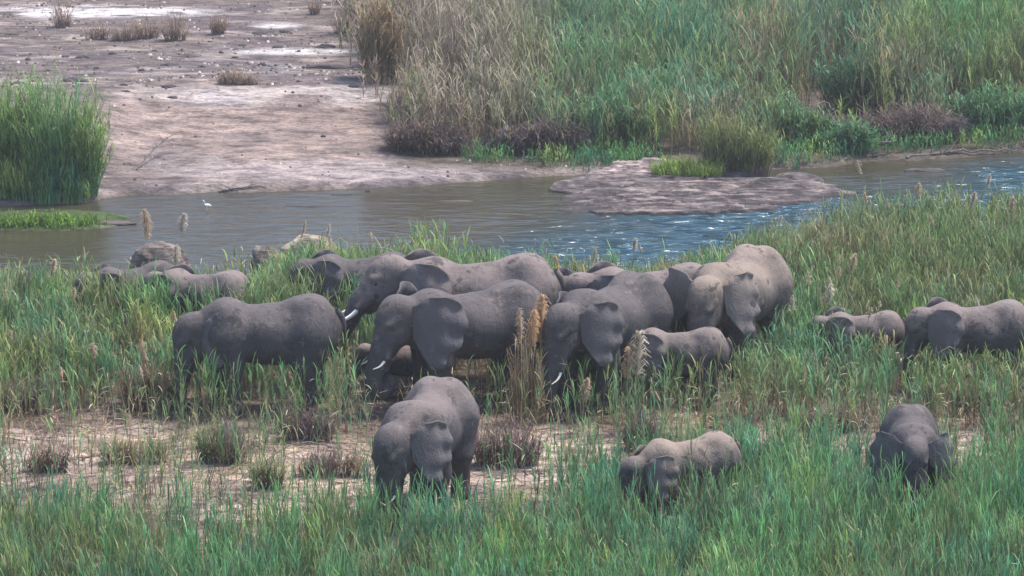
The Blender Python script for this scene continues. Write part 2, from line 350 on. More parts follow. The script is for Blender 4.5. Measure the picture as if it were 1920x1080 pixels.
rock('flat_rock', 'small flat pale topped rock in the water near the right edge', 1733, 321, 78, .10, M_isle, 5, .35)
rock('flat_rock', 'pinkish flat rock in the blue channel right of the long ledge', 1605, 402, 70, .08, M_isle, 6, .5)
rock('boulder', 'pale topped boulder in the river, behind the small elephant at the water', 580, 482, 98, .55, M_pale, 8, .5)
rock('boulder', 'rounded brown boulder left of the pale topped boulder', 497, 503, 60, .62, M_boulder, 9, .7)
rock('boulder', 'long humped brown rock between two tall reed plumes in the river', 300, 512, 112, .72, M_boulder, 10, .5)
rock('flat_rock', 'low dark rock breaking the water at the left edge', 10, 514, 95, .14, M_dark, 12, .35)
rock('flat_rock', 'thin stone bar awash in the brown calm water', 600, 388, 170, .05, M_dark, 13, .12)
rock('flat_rock', 'small thin stone bar near the far shore of the calm water', 650, 366, 60, .05, M_dark, 14, .2)
rock('flat_rock', 'low stone bar right of the green spit', 200, 418, 110, .06, M_boulder, 15, .25)
rock('flat_rock', 'flat brown stone awash left of the long ledge', 850, 378, 80, .05, M_boulder, 16, .2)
stones = [(35, 158, 30), (78, 163, 26), (140, 150, 46), (120, 103, 18), (155, 105, 26), (212, 98, 16), (318, 119, 34), (318, 160, 30), (322, 180, 22), (232, 160, 16), (235, 168, 20), (378, 123, 14),
          (485, 60, 30), (533, 57, 20), (520, 85, 22), (455, 82, 18), (610, 85, 34), (490, 120, 16), (615, 127, 90), (662, 160, 26), (52, 109, 12), (290, 92, 14), (415, 96, 10), (605, 253, 12), (22, 62, 26), (195, 270, 10), (690, 355, 10),
          (265, 130, 12), (350, 140, 14), (180, 125, 12), (440, 105, 12), (560, 150, 14), (90, 130, 14), (395, 75, 14), (250, 70, 12)]
where = ['at the left edge of the far plain', 'low on the far plain near the green reed clump', 'in the middle of the bare far plain', 'towards the tall dry reeds on the far plain']
for i, (a, b_, s_) in enumerate(stones):
    rock('stone', 'dark stone or dung lump lying on the bare far plain, one of a scatter', a, b_ + 4, s_, .05 + .05 * random.random() + s_ * .001, M_dark, 100 + i, .6 if s_ < 60 else .15, cat='stone', group='dark lumps scattered over the far plain')

# ------------------------------------------------------------------ elephants: one smooth surface from a distance field
def smin(a, b, k):
    h = np.maximum(k - np.abs(a - b), 0) / k; return np.minimum(a, b) - h * h * k * .25
class Field:
    def __init__(s, lo, hi, h):
        s.lo = np.array(lo, float); s.h = h; s.n = np.ceil((np.array(hi) - s.lo) / h).astype(int) + 1
        s.D = np.full(s.n, .5, np.float32)
        s.ax = [(s.lo[i] + h * np.arange(s.n[i])).astype(np.float32) for i in range(3)]
    def add(s, lo, hi, fn, k, cut=False):
        a = np.clip(np.floor((np.array(lo) - k - s.lo) / s.h).astype(int) - 1, 0, s.n); b = np.clip(np.ceil((np.array(hi) + k - s.lo) / s.h).astype(int) + 2, 0, s.n)
        if (b <= a).any(): return
        sl = tuple(slice(a[i], b[i]) for i in range(3))
        G = [s.ax[0][sl[0]][:, None, None], s.ax[1][sl[1]][None, :, None], s.ax[2][sl[2]][None, None, :]]
        d = fn(*G)
        s.D[sl] = smin(s.D[sl], d, k)
    def cone(s, p, q, r1, r2, k, flat=1.0):
        p = np.array(p, float); q = np.array(q, float); ba = q - p; L2 = max((ba ** 2).sum(), 1e-9)
        def fn(x, y, z):
            t = np.clip(((x - p[0]) * ba[0] + (y - p[1]) * ba[1] + (z - p[2]) * ba[2]) / L2, 0, 1)
            return np.sqrt((x - p[0] - t * ba[0]) ** 2 + ((y - p[1] - t * ba[1]) / flat) ** 2 + (z - p[2] - t * ba[2]) ** 2) - (r1 + (r2 - r1) * t)
        r = max(r1, r2) * max(1, flat); s.add(np.minimum(p, q) - r, np.maximum(p, q) + r, fn, k)
    def ell(s, c, r, k, M=None):
        c = np.array(c, float); r = np.array(r, float); m = r.max(); M = np.eye(3) if M is None else M
        def fn(x, y, z):
            X_, Y_, Z_ = x - c[0], y - c[1], z - c[2]
            u = (M[0, 0] * X_ + M[1, 0] * Y_ + M[2, 0] * Z_) / r[0]; v = (M[0, 1] * X_ + M[1, 1] * Y_ + M[2, 1] * Z_) / r[1]; w_ = (M[0, 2] * X_ + M[1, 2] * Y_ + M[2, 2] * Z_) / r[2]
            g = np.sqrt(u * u + v * v + w_ * w_); return (g - 1) * r.min() * .6 + (g - 1) * m * .0 + (g - 1) * (r.mean() * .4)
        s.add(c - m, c + m, fn, k)
    def mesh(s):
        D = s.D; ins = D < 0; n = s.n
        c = np.zeros(tuple(n - 1), np.int8)
        for dx in (0, 1):
            for dy in (0, 1):
                for dz in (0, 1): c += ins[dx:n[0] - 1 + dx, dy:n[1] - 1 + dy, dz:n[2] - 1 + dz]
        cells = np.argwhere((c > 0) & (c < 8)); idx = -np.ones(tuple(n - 1), np.int64); idx[tuple(cells.T)] = np.arange(len(cells))
        S = np.zeros((len(cells), 3)); K = np.zeros(len(cells))
        for ax in range(3):
            o = [a for a in range(3) if a != ax]
            for i in (0, 1):
                for j in (0, 1):
                    p = cells.copy(); p[:, o[0]] += i; p[:, o[1]] += j; q = p.copy(); q[:, ax] += 1
                    d0 = D[tuple(p.T)]; d1 = D[tuple(q.T)]; m_ = (d0 < 0) != (d1 < 0)
                    t_ = np.where(m_, d0 / np.where(m_, d0 - d1, 1), 0); P = p.astype(float); P[:, ax] += t_
                    S[m_] += P[m_]; K[m_] += 1
        V = s.lo + s.h * S / K[:, None]; Fs = []
        for ax in range(3):
            o = [(ax + 1) % 3, (ax + 2) % 3]
            a = [slice(1, n[k] - 1) for k in range(3)]; a[ax] = slice(0, n[ax] - 1); b_ = list(a); b_[ax] = slice(1, n[ax])
            i0 = ins[tuple(a)]; i1 = ins[tuple(b_)]; e = np.argwhere(i0 != i1); off = np.array([1, 1, 1]); off[ax] = 0; p = e + off
            flip = ~i0[tuple(e.T)]
            def cell(da, db): r = p.copy(); r[:, o[0]] -= da; r[:, o[1]] -= db; return idx[tuple(r.T)]
            q = np.stack([cell(1, 1), cell(0, 1), cell(0, 0), cell(1, 0)], -1); q[flip] = q[flip][:, ::-1]; Fs.append(q)
        return V, np.concatenate(Fs)
ST = np.array([(-.665, .76, .66, .02), (-.65, .80, .58, .09), (-.61, .86, .50, .155), (-.54, .925, .45, .21), (-.42, .975, .42, .245), (-.28, .975, .405, .265), (-.12, .94, .395, .28),
               (.03, .925, .405, .278), (.16, .94, .43, .262), (.28, .965, .455, .225), (.38, .945, .49, .175), (.47, .885, .54, .13), (.54, .82, .62, .07), (.565, .76, .68, .02)])
def rotz(a): c, s_ = math.cos(a), math.sin(a); return np.array([[c, -s_, 0], [s_, c, 0], [0, 0, 1]])
def roty(a): c, s_ = math.cos(a), math.sin(a); return np.array([[c, 0, s_], [0, 1, 0], [-s_, 0, c]])
EAR = [(0.0, .04), (.03, .10), (.10, .145), (.19, .16), (.28, .14), (.355, .08), (.39, 0), (.385, -.09), (.34, -.18), (.27, -.26), (.20, -.33), (.14, -.385), (.095, -.40), (.06, -.36), (.035, -.28), (.015, -.18)]
FOOT = []
def tube(P, r, n=10):
    P = np.array(P, float); r = np.broadcast_to(r, len(P)); T = np.gradient(P, axis=0); T /= np.linalg.norm(T, axis=1)[:, None]
    a = np.cross(T, [0, 1, .02]); a /= np.linalg.norm(a, axis=1)[:, None]; b_ = np.cross(T, a)
    th = np.linspace(0, 2 * math.pi, n, endpoint=False)
    V = P[:, None] + r[:, None, None] * (np.cos(th)[None, :, None] * a[:, None] + np.sin(th)[None, :, None] * b_[:, None])
    I = np.arange(len(P) * n).reshape(len(P), n); J = np.roll(I, -1, 1)
    Fq = np.stack([I[:-1], J[:-1], J[1:], I[1:]], -1).reshape(-1, 4)
    return V.reshape(-1, 3), Fq
def bez(pts, n):
    """smooth curve through points (Catmull-Rom)"""
    P = np.array(pts, float); P = np.vstack([2 * P[0] - P[1], P, 2 * P[-1] - P[-2]]); o = []
    m_ = len(P) - 3
    for q in np.linspace(0, m_ - 1e-6, n):
        i = int(q); t_ = q - i; a, b_, c, d = P[i:i + 4]
        o.append(.5 * ((2 * b_) + (c - a) * t_ + (2 * a - 5 * b_ + 4 * c - d) * t_ ** 2 + (3 * b_ - a - 3 * c + d) * t_ ** 3))
    return np.array(o)
TRUNKS = {'hang': [(.02, -.16), (.035, -.32), (.02, -.46), (-.02, -.56)],
          'reach': [(.05, -.15), (.10, -.28), (.16, -.38), (.24, -.43)],
          'mouth': [(.05, -.13), (.055, -.23), (0.0, -.295), (-.075, -.27), (-.085, -.20)],
          'back': [(.0, -.15), (-.02, -.30), (-.06, -.42), (-.12, -.47)],
          'fwd': [(.05, -.11), (.11, -.22), (.17, -.34), (.20, -.44)]}
def elephant(label, px, top, foot, head, skin, pitch=0, yaw=0, neck=(0, 0), ear=(36, 36), trunk='hang', tusk=.22, steps=(0, 0, 0, 0), fat=1.0, res=.0135, calf=0, eardrop=0, eyes=True, shift=(0, 0), ears_=1.0, tl=1.0):
    """head: direction the body faces in degrees, 180 = picture left, 270 = towards the camera"""
    gx_, gy_, gz_ = ground(px, foot)
    d = ray(px, top); H = CAMH + d[2] / d[1] * gy_ - gz_; H /= .965
    f = Field((-.85, -.62, -.01), (1.35, .62, 1.22), res)
    xs = np.linspace(ST[0, 0], ST[-1, 0], 400); tb = []
    for k in (1, 2, 3):
        v = np.interp(xs, ST[:, 0], ST[:, k]); ker = np.hanning(25); ker /= ker.sum(); v = np.convolve(np.pad(v, 12, 'edge'), ker, 'valid'); tb.append(v)
    hs = .90 if calf else 1.0
    def torso(x, y, z):
        zt = np.interp(x, xs, tb[0]); zb = np.interp(x, xs, tb[1]); wd = np.interp(x, xs, tb[2]) * fat
        c = (zt * .46 + zb * .54); ht = np.where(z > c, zt - c, c - zb); 
        wd = wd * .94 * (1 - .10 * sstep(.5, 1.0, (z - c) / ht)); g = ((np.abs(y) / wd) ** 2.0 + (np.abs(z - c) / ht) ** 2.0) ** (1 / 2.0)
        ex = np.maximum(np.maximum(ST[0, 0] - x, x - ST[-1, 0]), 0)
        fl = .022 * np.exp(-((x + .25) / .12) ** 2 - ((z - .80) / .12) ** 2) + .015 * np.exp(-((x - .12) / .07) ** 2 - ((z - .78) / .2) ** 2)
        return ((g - 1) * np.minimum(wd, ht) * .95 + ex + fl).astype(np.float32)
    f.add((-.70, -.32, .36), (.60, .32, 1.02), torso, .03)
    # shoulder, hip and belly masses
    for sg in (-1, 1):
        fx = steps[0 if sg < 0 else 1]; bx = steps[2 if sg < 0 else 3]
        f.ell((.31, sg * .15, .72), (.13, .10, .22), .09); f.ell((-.44, sg * .13, .72), (.16, .13, .23), .09)
        f.cone((.33, sg * .17, .66), (.29 + fx * .3, sg * .175, .43), .13, .098, .08)
        f.cone((.29 + fx * .3, sg * .175, .43), (.31 + fx * .75, sg * .165, .20), .098, .074, .05)
        f.cone((.31 + fx * .75, sg * .165, .20), (.30 + fx, sg * .165, .05), .074, .082, .03)
        f.cone((-.44, sg * .14, .66), (-.37 + bx * .3, sg * .165, .40), .175, .108, .09)
        f.cone((-.37 + bx * .3, sg * .165, .40), (-.44 + bx * .8, sg * .16, .20), .108, .070, .05)
        f.cone((-.44 + bx * .8, sg * .16, .20), (-.425 + bx, sg * .16, .05), .070, .082, .03)
        f.ell((-.38, sg * .07, .915), (.10, .05, .045), .09)
    # head
    Npt = np.array([.42 + neck[0], 0, .80 + neck[1]]); Rh = rotz(R(yaw)) @ roty(R(pitch)); S_ = 1.12 if calf else 1.0
    hp = lambda a, b_, c: Npt + Rh @ (np.array([a, b_, c]) * S_)
    f.cone((.32, 0, .79), hp(.12, 0, .0), .165, .135, .10, .9)
    f.cone((.36, 0, .67), hp(.14, 0, -.07), .145, .105, .08, .85)
    f.ell(hp(.19, 0, .02), np.array((.155, .120, .155)) * S_, .05, Rh)
    f.ell(hp(.17, .045, .085), np.array((.10, .075, .085)) * S_, .05, Rh); f.ell(hp(.17, -.045, .085), np.array((.10, .075, .085)) * S_, .05, Rh)
    f.ell(hp(.275, 0, -.05), np.array((.095, .092, .15)) * S_, .045, Rh)
    f.cone(hp(.20, 0, -.13), hp(.265, 0, -.275), .095 * S_, .042 * S_, .05)
    f.cone(hp(.30, 0, -.12), hp(.365, 0, -.27), .092 * S_, .070 * S_, .045)
    for sg in (-1, 1):
        f.ell(hp(.20, sg * .07, -.11), np.array((.10, .055, .10)) * S_, .035, Rh)
        f.cone(hp(.23, sg * .095, .015), hp(.315, sg * .088, -.02), .032, .028, .025)
        f.cone(hp(.30, sg * .06, -.16), hp(.355, sg * .082, -.275), .05 * S_, .036 * S_, .035)
    # trunk
    b0 = hp(.365, 0, -.27); fw = rotz(R(yaw)) @ np.array([1, 0, 0]); pts = [hp(.335, 0, -.19), b0] + [b0 + fw * a + np.array([0, 0, c]) for a, c in TRUNKS[trunk]]
    gap = min(1.0, (b0[2] - .03) / .58) if trunk in ('hang', 'back') else min(1.0, (b0[2] - .03) / .45)
    if trunk != 'mouth': pts = pts[:2] + [b0 + (p - b0) * np.array([1, 1, gap]) for p in pts[2:]]
    cv = bez(pts, 26); rr = np.linspace(.078 * S_, .027, 26) * (1 + .02 * np.sin(np.arange(26) * 2.4))
    if trunk == 'mouth': rr = np.linspace(.080 * S_, .044, 26)
    for i in range(25): f.cone(cv[i], cv[i + 1], rr[i], rr[i + 1], .018)
    V, Q = f.mesh(); V[:, 2] = np.maximum(V[:, 2], -.01)
    parts = [(V, Q)]
    # ears: curved sheets with thickness, rooted in the head
    for sg in (-1, 1):
        a0 = R(ear[0 if sg < 0 else 1]); E = bez(EAR + [EAR[0]], 56)[:-1]; nr = 14; G = []
        for i in range(nr):
            t_ = i / (nr - 1); O = np.array([[u, v] for u, v in E]); root = np.stack([np.zeros(len(E)), np.clip(O[:, 1], -.18, .06)], -1)
            uv = root + (O - root) * t_; u, v = uv[:, 0], uv[:, 1]
            wav = .018 * np.sin(v * 34 + u * 10) * t_ ** 2 + .012 * np.sin(u * 40 + 1) * t_ ** 2
            aa = a0 * (1.30 - u * 1.2)
            lat = .05 * (1 - np.exp(-u / .03)) + u * np.sin(aa) + .022 + (.036 + .02 * (a0 > .9)) * np.sin(math.pi * np.clip(u / .40, 0, 1)) + wav * 1.2
            back = u * np.cos(aa)
            G.append(np.stack([-back + np.maximum(v, -.3) * -.10, sg * (lat + np.maximum(-v, 0) * .22 - np.maximum(v, 0) * .26 * (.4 + u / .3)), v], -1))
        G = np.array(G); nn = G.shape[1]
        du = np.gradient(G, axis=0); dv = np.roll(G, -1, 1) - np.roll(G, 1, 1); nr_ = np.cross(du, dv); nr_ /= (np.linalg.norm(nr_, axis=2)[..., None] + 1e-9); nr_[0] = nr_[1]
        th = (.013 * (1 - .6 * np.linspace(0, 1, nr)))[:, None, None]; A1 = G + nr_ * th; A2 = G - nr_ * th
        I = np.arange(nr * nn).reshape(nr, nn); J = np.roll(I, -1, 1); off = nr * nn
        q1 = np.stack([I[:-1], I[1:], J[1:], J[:-1]], -1).reshape(-1, 4); q2 = (np.stack([I[:-1], J[:-1], J[1:], I[1:]], -1) + off).reshape(-1, 4)
        q3 = np.stack([I[-1], I[-1] + off, J[-1] + off, J[-1]], -1)
        EV = np.concatenate([A1.reshape(-1, 3), A2.reshape(-1, 3)]) * S_ * ears_; Re = rotz(R(yaw)) @ roty(R(pitch * .25))
        parts.append((hp(.105, sg * .105, .035) + EV @ Re.T, np.concatenate([q1, q2, q3])))
    tl = bez([(-.62, 0, .86), (-.675, 0, .78), (-.69, .01, .62), (-.70, .02, .42)], 14); parts.append(tube(tl, np.linspace(.034, .011, 14), 8))
    ev = np.zeros(sum(len(p[0]) for p in parts)); n0 = len(parts[0][0]); ev[n0:n0 + len(parts[1][0]) * 2] = 1
    V, Q = cat_mesh(parts)
    me = mesh_np('elephant', V * H, Q, None, True, {'hn': V[:, 2], 'earflap': ev})
    th = R(head)
    # centre of the body (between the legs) stands on the chosen ground point
    ob = link('elephant', me, skin); ob.location = (gx_ + shift[0], gy_ + shift[1], gz_ - .02); ob.rotation_euler.z = th
    tag(ob, label, 'elephant', 'elephant herd in the reeds')
    if tusk:
        for sg in (-1, 1):
            p0 = np.array([.335, sg * .085, -.235]); cvt = bez([p0, p0 + np.array([.05, sg * .012, -.075]) * tusk / .2, p0 + np.array([.13, sg * .022, -.135]) * tusk / .2, p0 + np.array([.22, sg * .010, -.155]) * tusk / .2], 14)
            cvt = Npt + (cvt * S_) @ Rh.T; tv, tq = tube(cvt, np.linspace(.022, .004, 14) * (1 if tusk > .15 else .8), 10)
            link('tusk', mesh_np('tusk', tv * H, tq, None, True), M_ivory, ob)
    if eyes:
        for sg in (-1, 1):
            e = hp(.285, sg * .094, -.05); bm = bmesh.new(); bmesh.ops.create_uvsphere(bm, u_segments=12, v_segments=8, radius=.019 * H, matrix=Matrix.Translation(Vector(e * H)))
            me2 = bpy.data.meshes.new('eye'); bm.to_mesh(me2); bm.free(); link('eye', me2, M_eye, ob)
    tt = []
    for k in range(14):
        a = random.random() * 6.28; q = .02 * random.random()
        tt.append(tube([(-.70, .02, .45), (-.70 + .5 * q * math.cos(a), .02 + .5 * q * math.sin(a), .40), (-.70 + q * math.cos(a), .02 + q * math.sin(a), .30 - .03 * random.random())], [.006, .005, .001], 4))
    tv, tq = cat_mesh(tt); link('tail_tuft', mesh_np('tail_tuft', tv * H, tq), M_hair, ob)
    FOOT.append((gx_ + shift[0], gy_ + shift[1], th, H)); return ob

elephant('long backed elephant with lowered head and hanging trunk, alone left of the tight group', 496, 560, 766, 185, M_skinA, pitch=18, yaw=10, neck=(.0, -.06), ear=(14, 14), ears_=.78, trunk='hang', tusk=0, steps=(.06, -.05, -.05, .06), res=.012)
elephant('big elephant with a rounded open ear and its trunk curled up to its mouth', 878, 540, 762, 200, M_skinA, pitch=4, yaw=12, ear=(38, 40), trunk='mouth', tusk=.13, steps=(.03, -.02, .05, -.05), fat=1.05, res=.0115)
elephant('large elephant behind, with a long white tusk and dusty back', 890, 484, 712, 184, M_skinB, pitch=-16, yaw=4, neck=(.06, -.02), ear=(26, 26), trunk='fwd', tusk=.30, steps=(.05, -.05, .05, -.05), res=.012)
elephant('smaller elephant at the water, in front of the pale topped boulder', 672, 478, 634, 182, M_skinA, pitch=16, yaw=4, ear=(30, 30), trunk='hang', tusk=0, res=.014)
elephant('elephant with a hanging ear and short tusk, just right of the tall orange plume', 1138, 532, 752, 236, M_skinA, pitch=14, yaw=-12, neck=(0, -.02), ears_=.88, ear=(24, 18), trunk='hang', tusk=.14, steps=(.05, -.03, .05, -.05), res=.012)
elephant('elephant whose pale rounded rump shows behind the one with the hanging ear', 1210, 502, 700, 188, M_skinB, pitch=12, ear=(26, 26), trunk='hang', tusk=0, res=.014)
elephant('small elephant mostly hidden, only ear and back showing in the gap of the group', 1105, 520, 660, 178, M_skinA, pitch=0, ear=(38, 38), trunk='hang', tusk=0, res=.015, calf=1)
elephant('tall dusty elephant facing front with one dark ear spread, right end of the group', 1376, 482, 700, 244, M_skinD, pitch=14, yaw=-4, neck=(0, -.01), ears_=.88, ear=(68, 16), trunk='hang', tusk=.08, steps=(.04, -.04, .04, -.04), fat=1.08, res=.0115)
elephant('young elephant with its dusty rump turned to the right, below the tall dusty one', 1268, 617, 756, 178, M_skinB, pitch=20, ear=(30, 30), trunk='hang', tusk=0, steps=(.05, -.05, -.05, .05), res=.014, calf=1)
elephant('small calf standing behind the trunk and forelegs of the big open eared elephant', 752, 644, 744, 184, M_skinB, pitch=4, ear=(26, 26), trunk='reach', tusk=0, res=.015, calf=1)
elephant('young elephant with muddy dark feet and lowered head, nearest on the sand', 798, 736, 962, 256, M_skinC, pitch=20, yaw=-30, neck=(.0, -.05), ears_=.82, fat=.94, ear=(24, 16), trunk='back', tusk=.10, steps=(.05, -.04, .05, -.02), res=.0115)
elephant('small brownish elephant with its head deep in green grass, below the dark brown tuft', 1284, 820, 972, 202, M_skinD, pitch=30, yaw=6, neck=(.04, -.08), ear=(18, 18), trunk='hang', tusk=0, steps=(.05, -.05, .05, -.05), res=.014, ears_=.82, calf=1)
elephant('young elephant seen head on with ears out, standing deep in grass', 1706, 780, 946, 266, M_skinA, pitch=10, yaw=2, neck=(.0, -.05), ears_=.92, ear=(50, 46), trunk='hang', tusk=.06, res=.012)
elephant('elephant half hidden by grass at the right edge of the picture', 1822, 568, 726, 184, M_skinB, pitch=16, ear=(34, 34), trunk='hang', tusk=.1, steps=(.05, -.05, .05, -.05), res=.014)
elephant('small elephant with only its brown back above grass, left of the right edge one', 1612, 586, 705, 182, M_skinB, pitch=20, ear=(26, 26), trunk='hang', tusk=0, res=.015, calf=1)
elephant('darker small elephant at the far left of the herd, its back just over the reeds', 250, 498, 634, 208, M_skinA, pitch=14, yaw=-10, ear=(30, 26), trunk='hang', tusk=0, res=.015)
elephant('elephant with a pale dusty back sunk in reeds, behind the long backed one', 378, 508, 652, 164, M_skinB, pitch=18, ear=(34, 34), trunk='hang', tusk=0, res=.014)

# ------------------------------------------------------------------ reeds and grass
def inside(x, y, pad=0.0):
    m_ = np.zeros(len(x), bool)
    for (ex, ey, th, H) in FOOT:
        c, s_ = math.cos(th), math.sin(th); u = (x - ex) * c + (y - ey) * s_; v = -(x - ex) * s_ + (y - ey) * c
        m_ |= (((u / H - .05) / (.72 + pad)) ** 2 + (v / H / (.30 + pad)) ** 2) < 1
        m_ |= (((u / H - .66) / .24) ** 2 + (v / H / .18) ** 2) < 1
    return m_
def reeds(bx, by, bz, h, nl, ll, lw, cg, cs, rng, lean=.12, t0=.25, stemw=.008, up=(50, 80), droop=.9, wind=(.0, 0), splay=None):
    """plants: a thin stem ribbon and nl arching leaves each. returns V, F, col (stems then leaves) """
    n = len(bx); az = rng.random(n) * 2 * math.pi; ln = lean * h * rng.random(n) ** .7
    dx = np.cos(az) * ln + wind[0] * h; dy = np.sin(az) * ln + wind[1] * h
    if splay is not None: dx = dx + splay[0] * h; dy = dy + splay[1] * h
    def stem(t_): return np.stack([bx + dx * t_ ** 1.6, by + dy * t_ ** 1.6, bz - .05 + (h + .05) * t_], -1)
    fa = rng.normal(0, .7, n); wv = np.stack([np.cos(fa), np.sin(fa), fa * 0], -1) * (stemw * (.7 + .6 * rng.random(n)))[:, None]
    SV = []
    for t_ in (0, .35, .7, 1.0):
        p = stem(t_); SV += [p - wv * (1 - .6 * t_), p + wv * (1 - .6 * t_)]
    SV = np.stack(SV, 1); k = np.arange(n)[:, None, None] * 8
    SF = (k + np.array([[0, 1, 3, 2], [2, 3, 5, 4], [4, 5, 7, 6]])[None]).reshape(-1, 4)
    SC = np.repeat(cs[:, None], 8, 1).copy(); SC[:, 4:] = SC[:, 4:] * .5 + cg[:, None] * .5
    m_ = n * nl; pi = np.repeat(np.arange(n), nl); tt = t0 + (1 - t0) * (np.tile((np.arange(nl) + .5) / nl, n) + rng.normal(0, .05, m_)); tt = np.clip(tt, 0.02, 1)
    P = np.stack([bx[pi] + dx[pi] * tt ** 1.6, by[pi] + dy[pi] * tt ** 1.6, bz[pi] + h[pi] * tt], -1)
    a = rng.random(m_) * 2 * math.pi; L = ll * h[pi] ** .5 * (.6 + .7 * rng.random(m_)) * (1 - .3 * np.abs(tt - .6)); el = np.radians(up[0] + (up[1] - up[0]) * rng.random(m_)); dr = droop * rng.random(m_) ** 1.3
    hd = np.stack([np.cos(a), np.sin(a), a * 0], -1); sd_ = np.stack([-np.sin(a), np.cos(a), a * 0], -1)
    wd = lw * (.6 + .8 * rng.random(m_)); LV = []; cur = P; seg = [0, .4, .75, 1.0]; e = el.copy()
    ws = [.6, 1.0, .75, .04]
    for i in range(4):
        if i: 
            stp = L * (seg[i] - seg[i - 1]); cur = cur + stp[:, None] * (hd * np.cos(e)[:, None] + np.array([0, 0, 1]) * np.sin(e)[:, None]); e = e - dr * (seg[i] * 1.6)
        q = sd_ * (wd * ws[i] * .5)[:, None]; LV += [cur - q, cur + q]
    LV = np.stack(LV, 1); k = np.arange(m_)[:, None, None] * 8
    LF = (k + np.array([[0, 1, 3, 2], [2, 3, 5, 4], [4, 5, 7, 6]])[None]).reshape(-1, 4)
    jit = 1 + .28 * rng.normal(0, 1, m_); jit = np.clip(jit, .45, 1.8)
    lowdry = sstep(.42, .10, tt + rng.normal(0, .10, m_)); lc = cg[pi] * jit[:, None]; lc = lc + (cs[pi] - lc) * (lowdry * .85)[:, None]
    dryleaf = rng.random(m_) < .06; lc[dryleaf] = lc[dryleaf] * .3 + np.array([.42, .36, .2]) * .7
    LC = np.repeat(lc[:, None], 8, 1)
    return (SV.reshape(-1, 3), SF, SC.reshape(-1, 3)), (LV.reshape(-1, 3), LF, LC.reshape(-1, 3))
def both(s_, l): return np.concatenate([s_[0], l[0]]), np.concatenate([s_[1], l[1] + len(s_[0])]), np.clip(np.concatenate([s_[2], l[2]]), .004, .9)
GREEN, TEAL, YEL, OLIVE, TAN, BROWN, STRAW = A(.135, .310, .105), A(.100, .275, .155), A(.31, .39, .100), A(.20, .24, .090), A(.40, .29, .17), A(.16, .105, .085), A(.50, .40, .26)
def palette(x, y, rng, wts, s=2.0, seed=80):
    """colour per plant from patchy noise plus plant to plant variation"""
    n = len(x); acc = np.zeros((n, 3)); tot = np.zeros(n)
    for i, (c, w_) in enumerate(wts):
        k = np.maximum((fnoise(x, y, s, seed + i * 5, 3) - .5) * 1.5 + (rng.random(n) - .5) * .35 + w_, .0) ** 4 + 1e-6
        acc += k[:, None] * c; tot += k
    return acc / tot[:, None] * (1 + .15 * rng.normal(0, 1, n))[:, None].clip(.5, 1.6)
rng = np.random.default_rng(11)
def scatter(n, x0, x1, y0, y1): return rng.uniform(x0, x1, n), rng.uniform(y0, y1, n)

# foreground grass
def curve(pts): a = np.array(pts, float); return lambda v: np.interp(v, a[:, 0], a[:, 1])
Fedge = curve([(-200, 1010), (0, 1000), (150, 985), (300, 1020), (420, 1050), (560, 1010), (700, 985), (800, 965), (900, 990), (1000, 975), (1100, 955), (1180, 930), (1300, 905), (1500, 885), (1640, 900), (1760, 905), (1850, 870), (2100, 850)])
Gedge = curve([(-200, 785), (0, 775), (230, 765), (330, 790), (430, 812), (640, 815), (760, 805), (900, 815), (1000, 800), (1100, 798), (1250, 790), (1400, 800), (1600, 800), (2100, 820)])
x, y = scatter(50000, -17, 17, 43, 60.5); z = hgt(x, y); gxp, gyp = pix(x, y, z)
p = sstep(-26, 26, gyp - Fedge(gxp) - 30 * sstep(1100, 900, gxp) + 130 * (fnoise(x, y, .9, 91, 3) - .5)) * (.35 + 1.2 * fnoise(x, y, .6, 93, 3))
p = np.maximum(p, .12 * sstep(.44, .7, fnoise(x, y, .7, 94, 2)))
p = np.maximum(p, .75 * blob(gxp, gyp, 1420, 880, 160, 40) * fnoise(x, y, .7, 92, 2))
p = p * (.45 + .75 * sstep(.35, .65, fnoise(x, y, .33, 199, 2))) * (1 - .85 * blob(gxp, gyp, 815, 1000, 75, 34)) * (1 - .75 * blob(gxp, gyp, 1225, 1015, 70, 45)) * (1 - .5 * blob(gxp, gyp, 1710, 985, 60, 30))
k = (rng.random(len(x)) < p) & ~inside(x, y, -.06)
x, y, z = x[k], y[k], z[k]; cl_ = sstep(.35, .65, fnoise(x, y, .33, 199, 2)); h = .26 + (.85 * fnoise(x, y, .8, 95, 3) + .32 * cl_) * (.55 + .8 * rng.random(len(x)))
cg = palette(x, y, rng, [(GREEN, .30), (TEAL, .34), (YEL, .07), (OLIVE, .18), (A(.18, .40, .15), .18), (TAN, -.02), (A(.10, .16, .09), .12)], 1.0, 100)
cs = palette(x, y, rng, [(BROWN, .3), (TAN, .25), (OLIVE, .3)], .8, 130)
V, Fq, col = both(*reeds(x, y, z, h, 11, .36, .016, cg, cs, rng, lean=.20, t0=.06, up=(60, 88), droop=.5, stemw=.006))
me = mesh_np('foreground_grass', V, Fq, col); tag(link('foreground_grass', me, M_leaf), 'dense bright green reed grass filling the foreground', 'grass', kind='stuff')

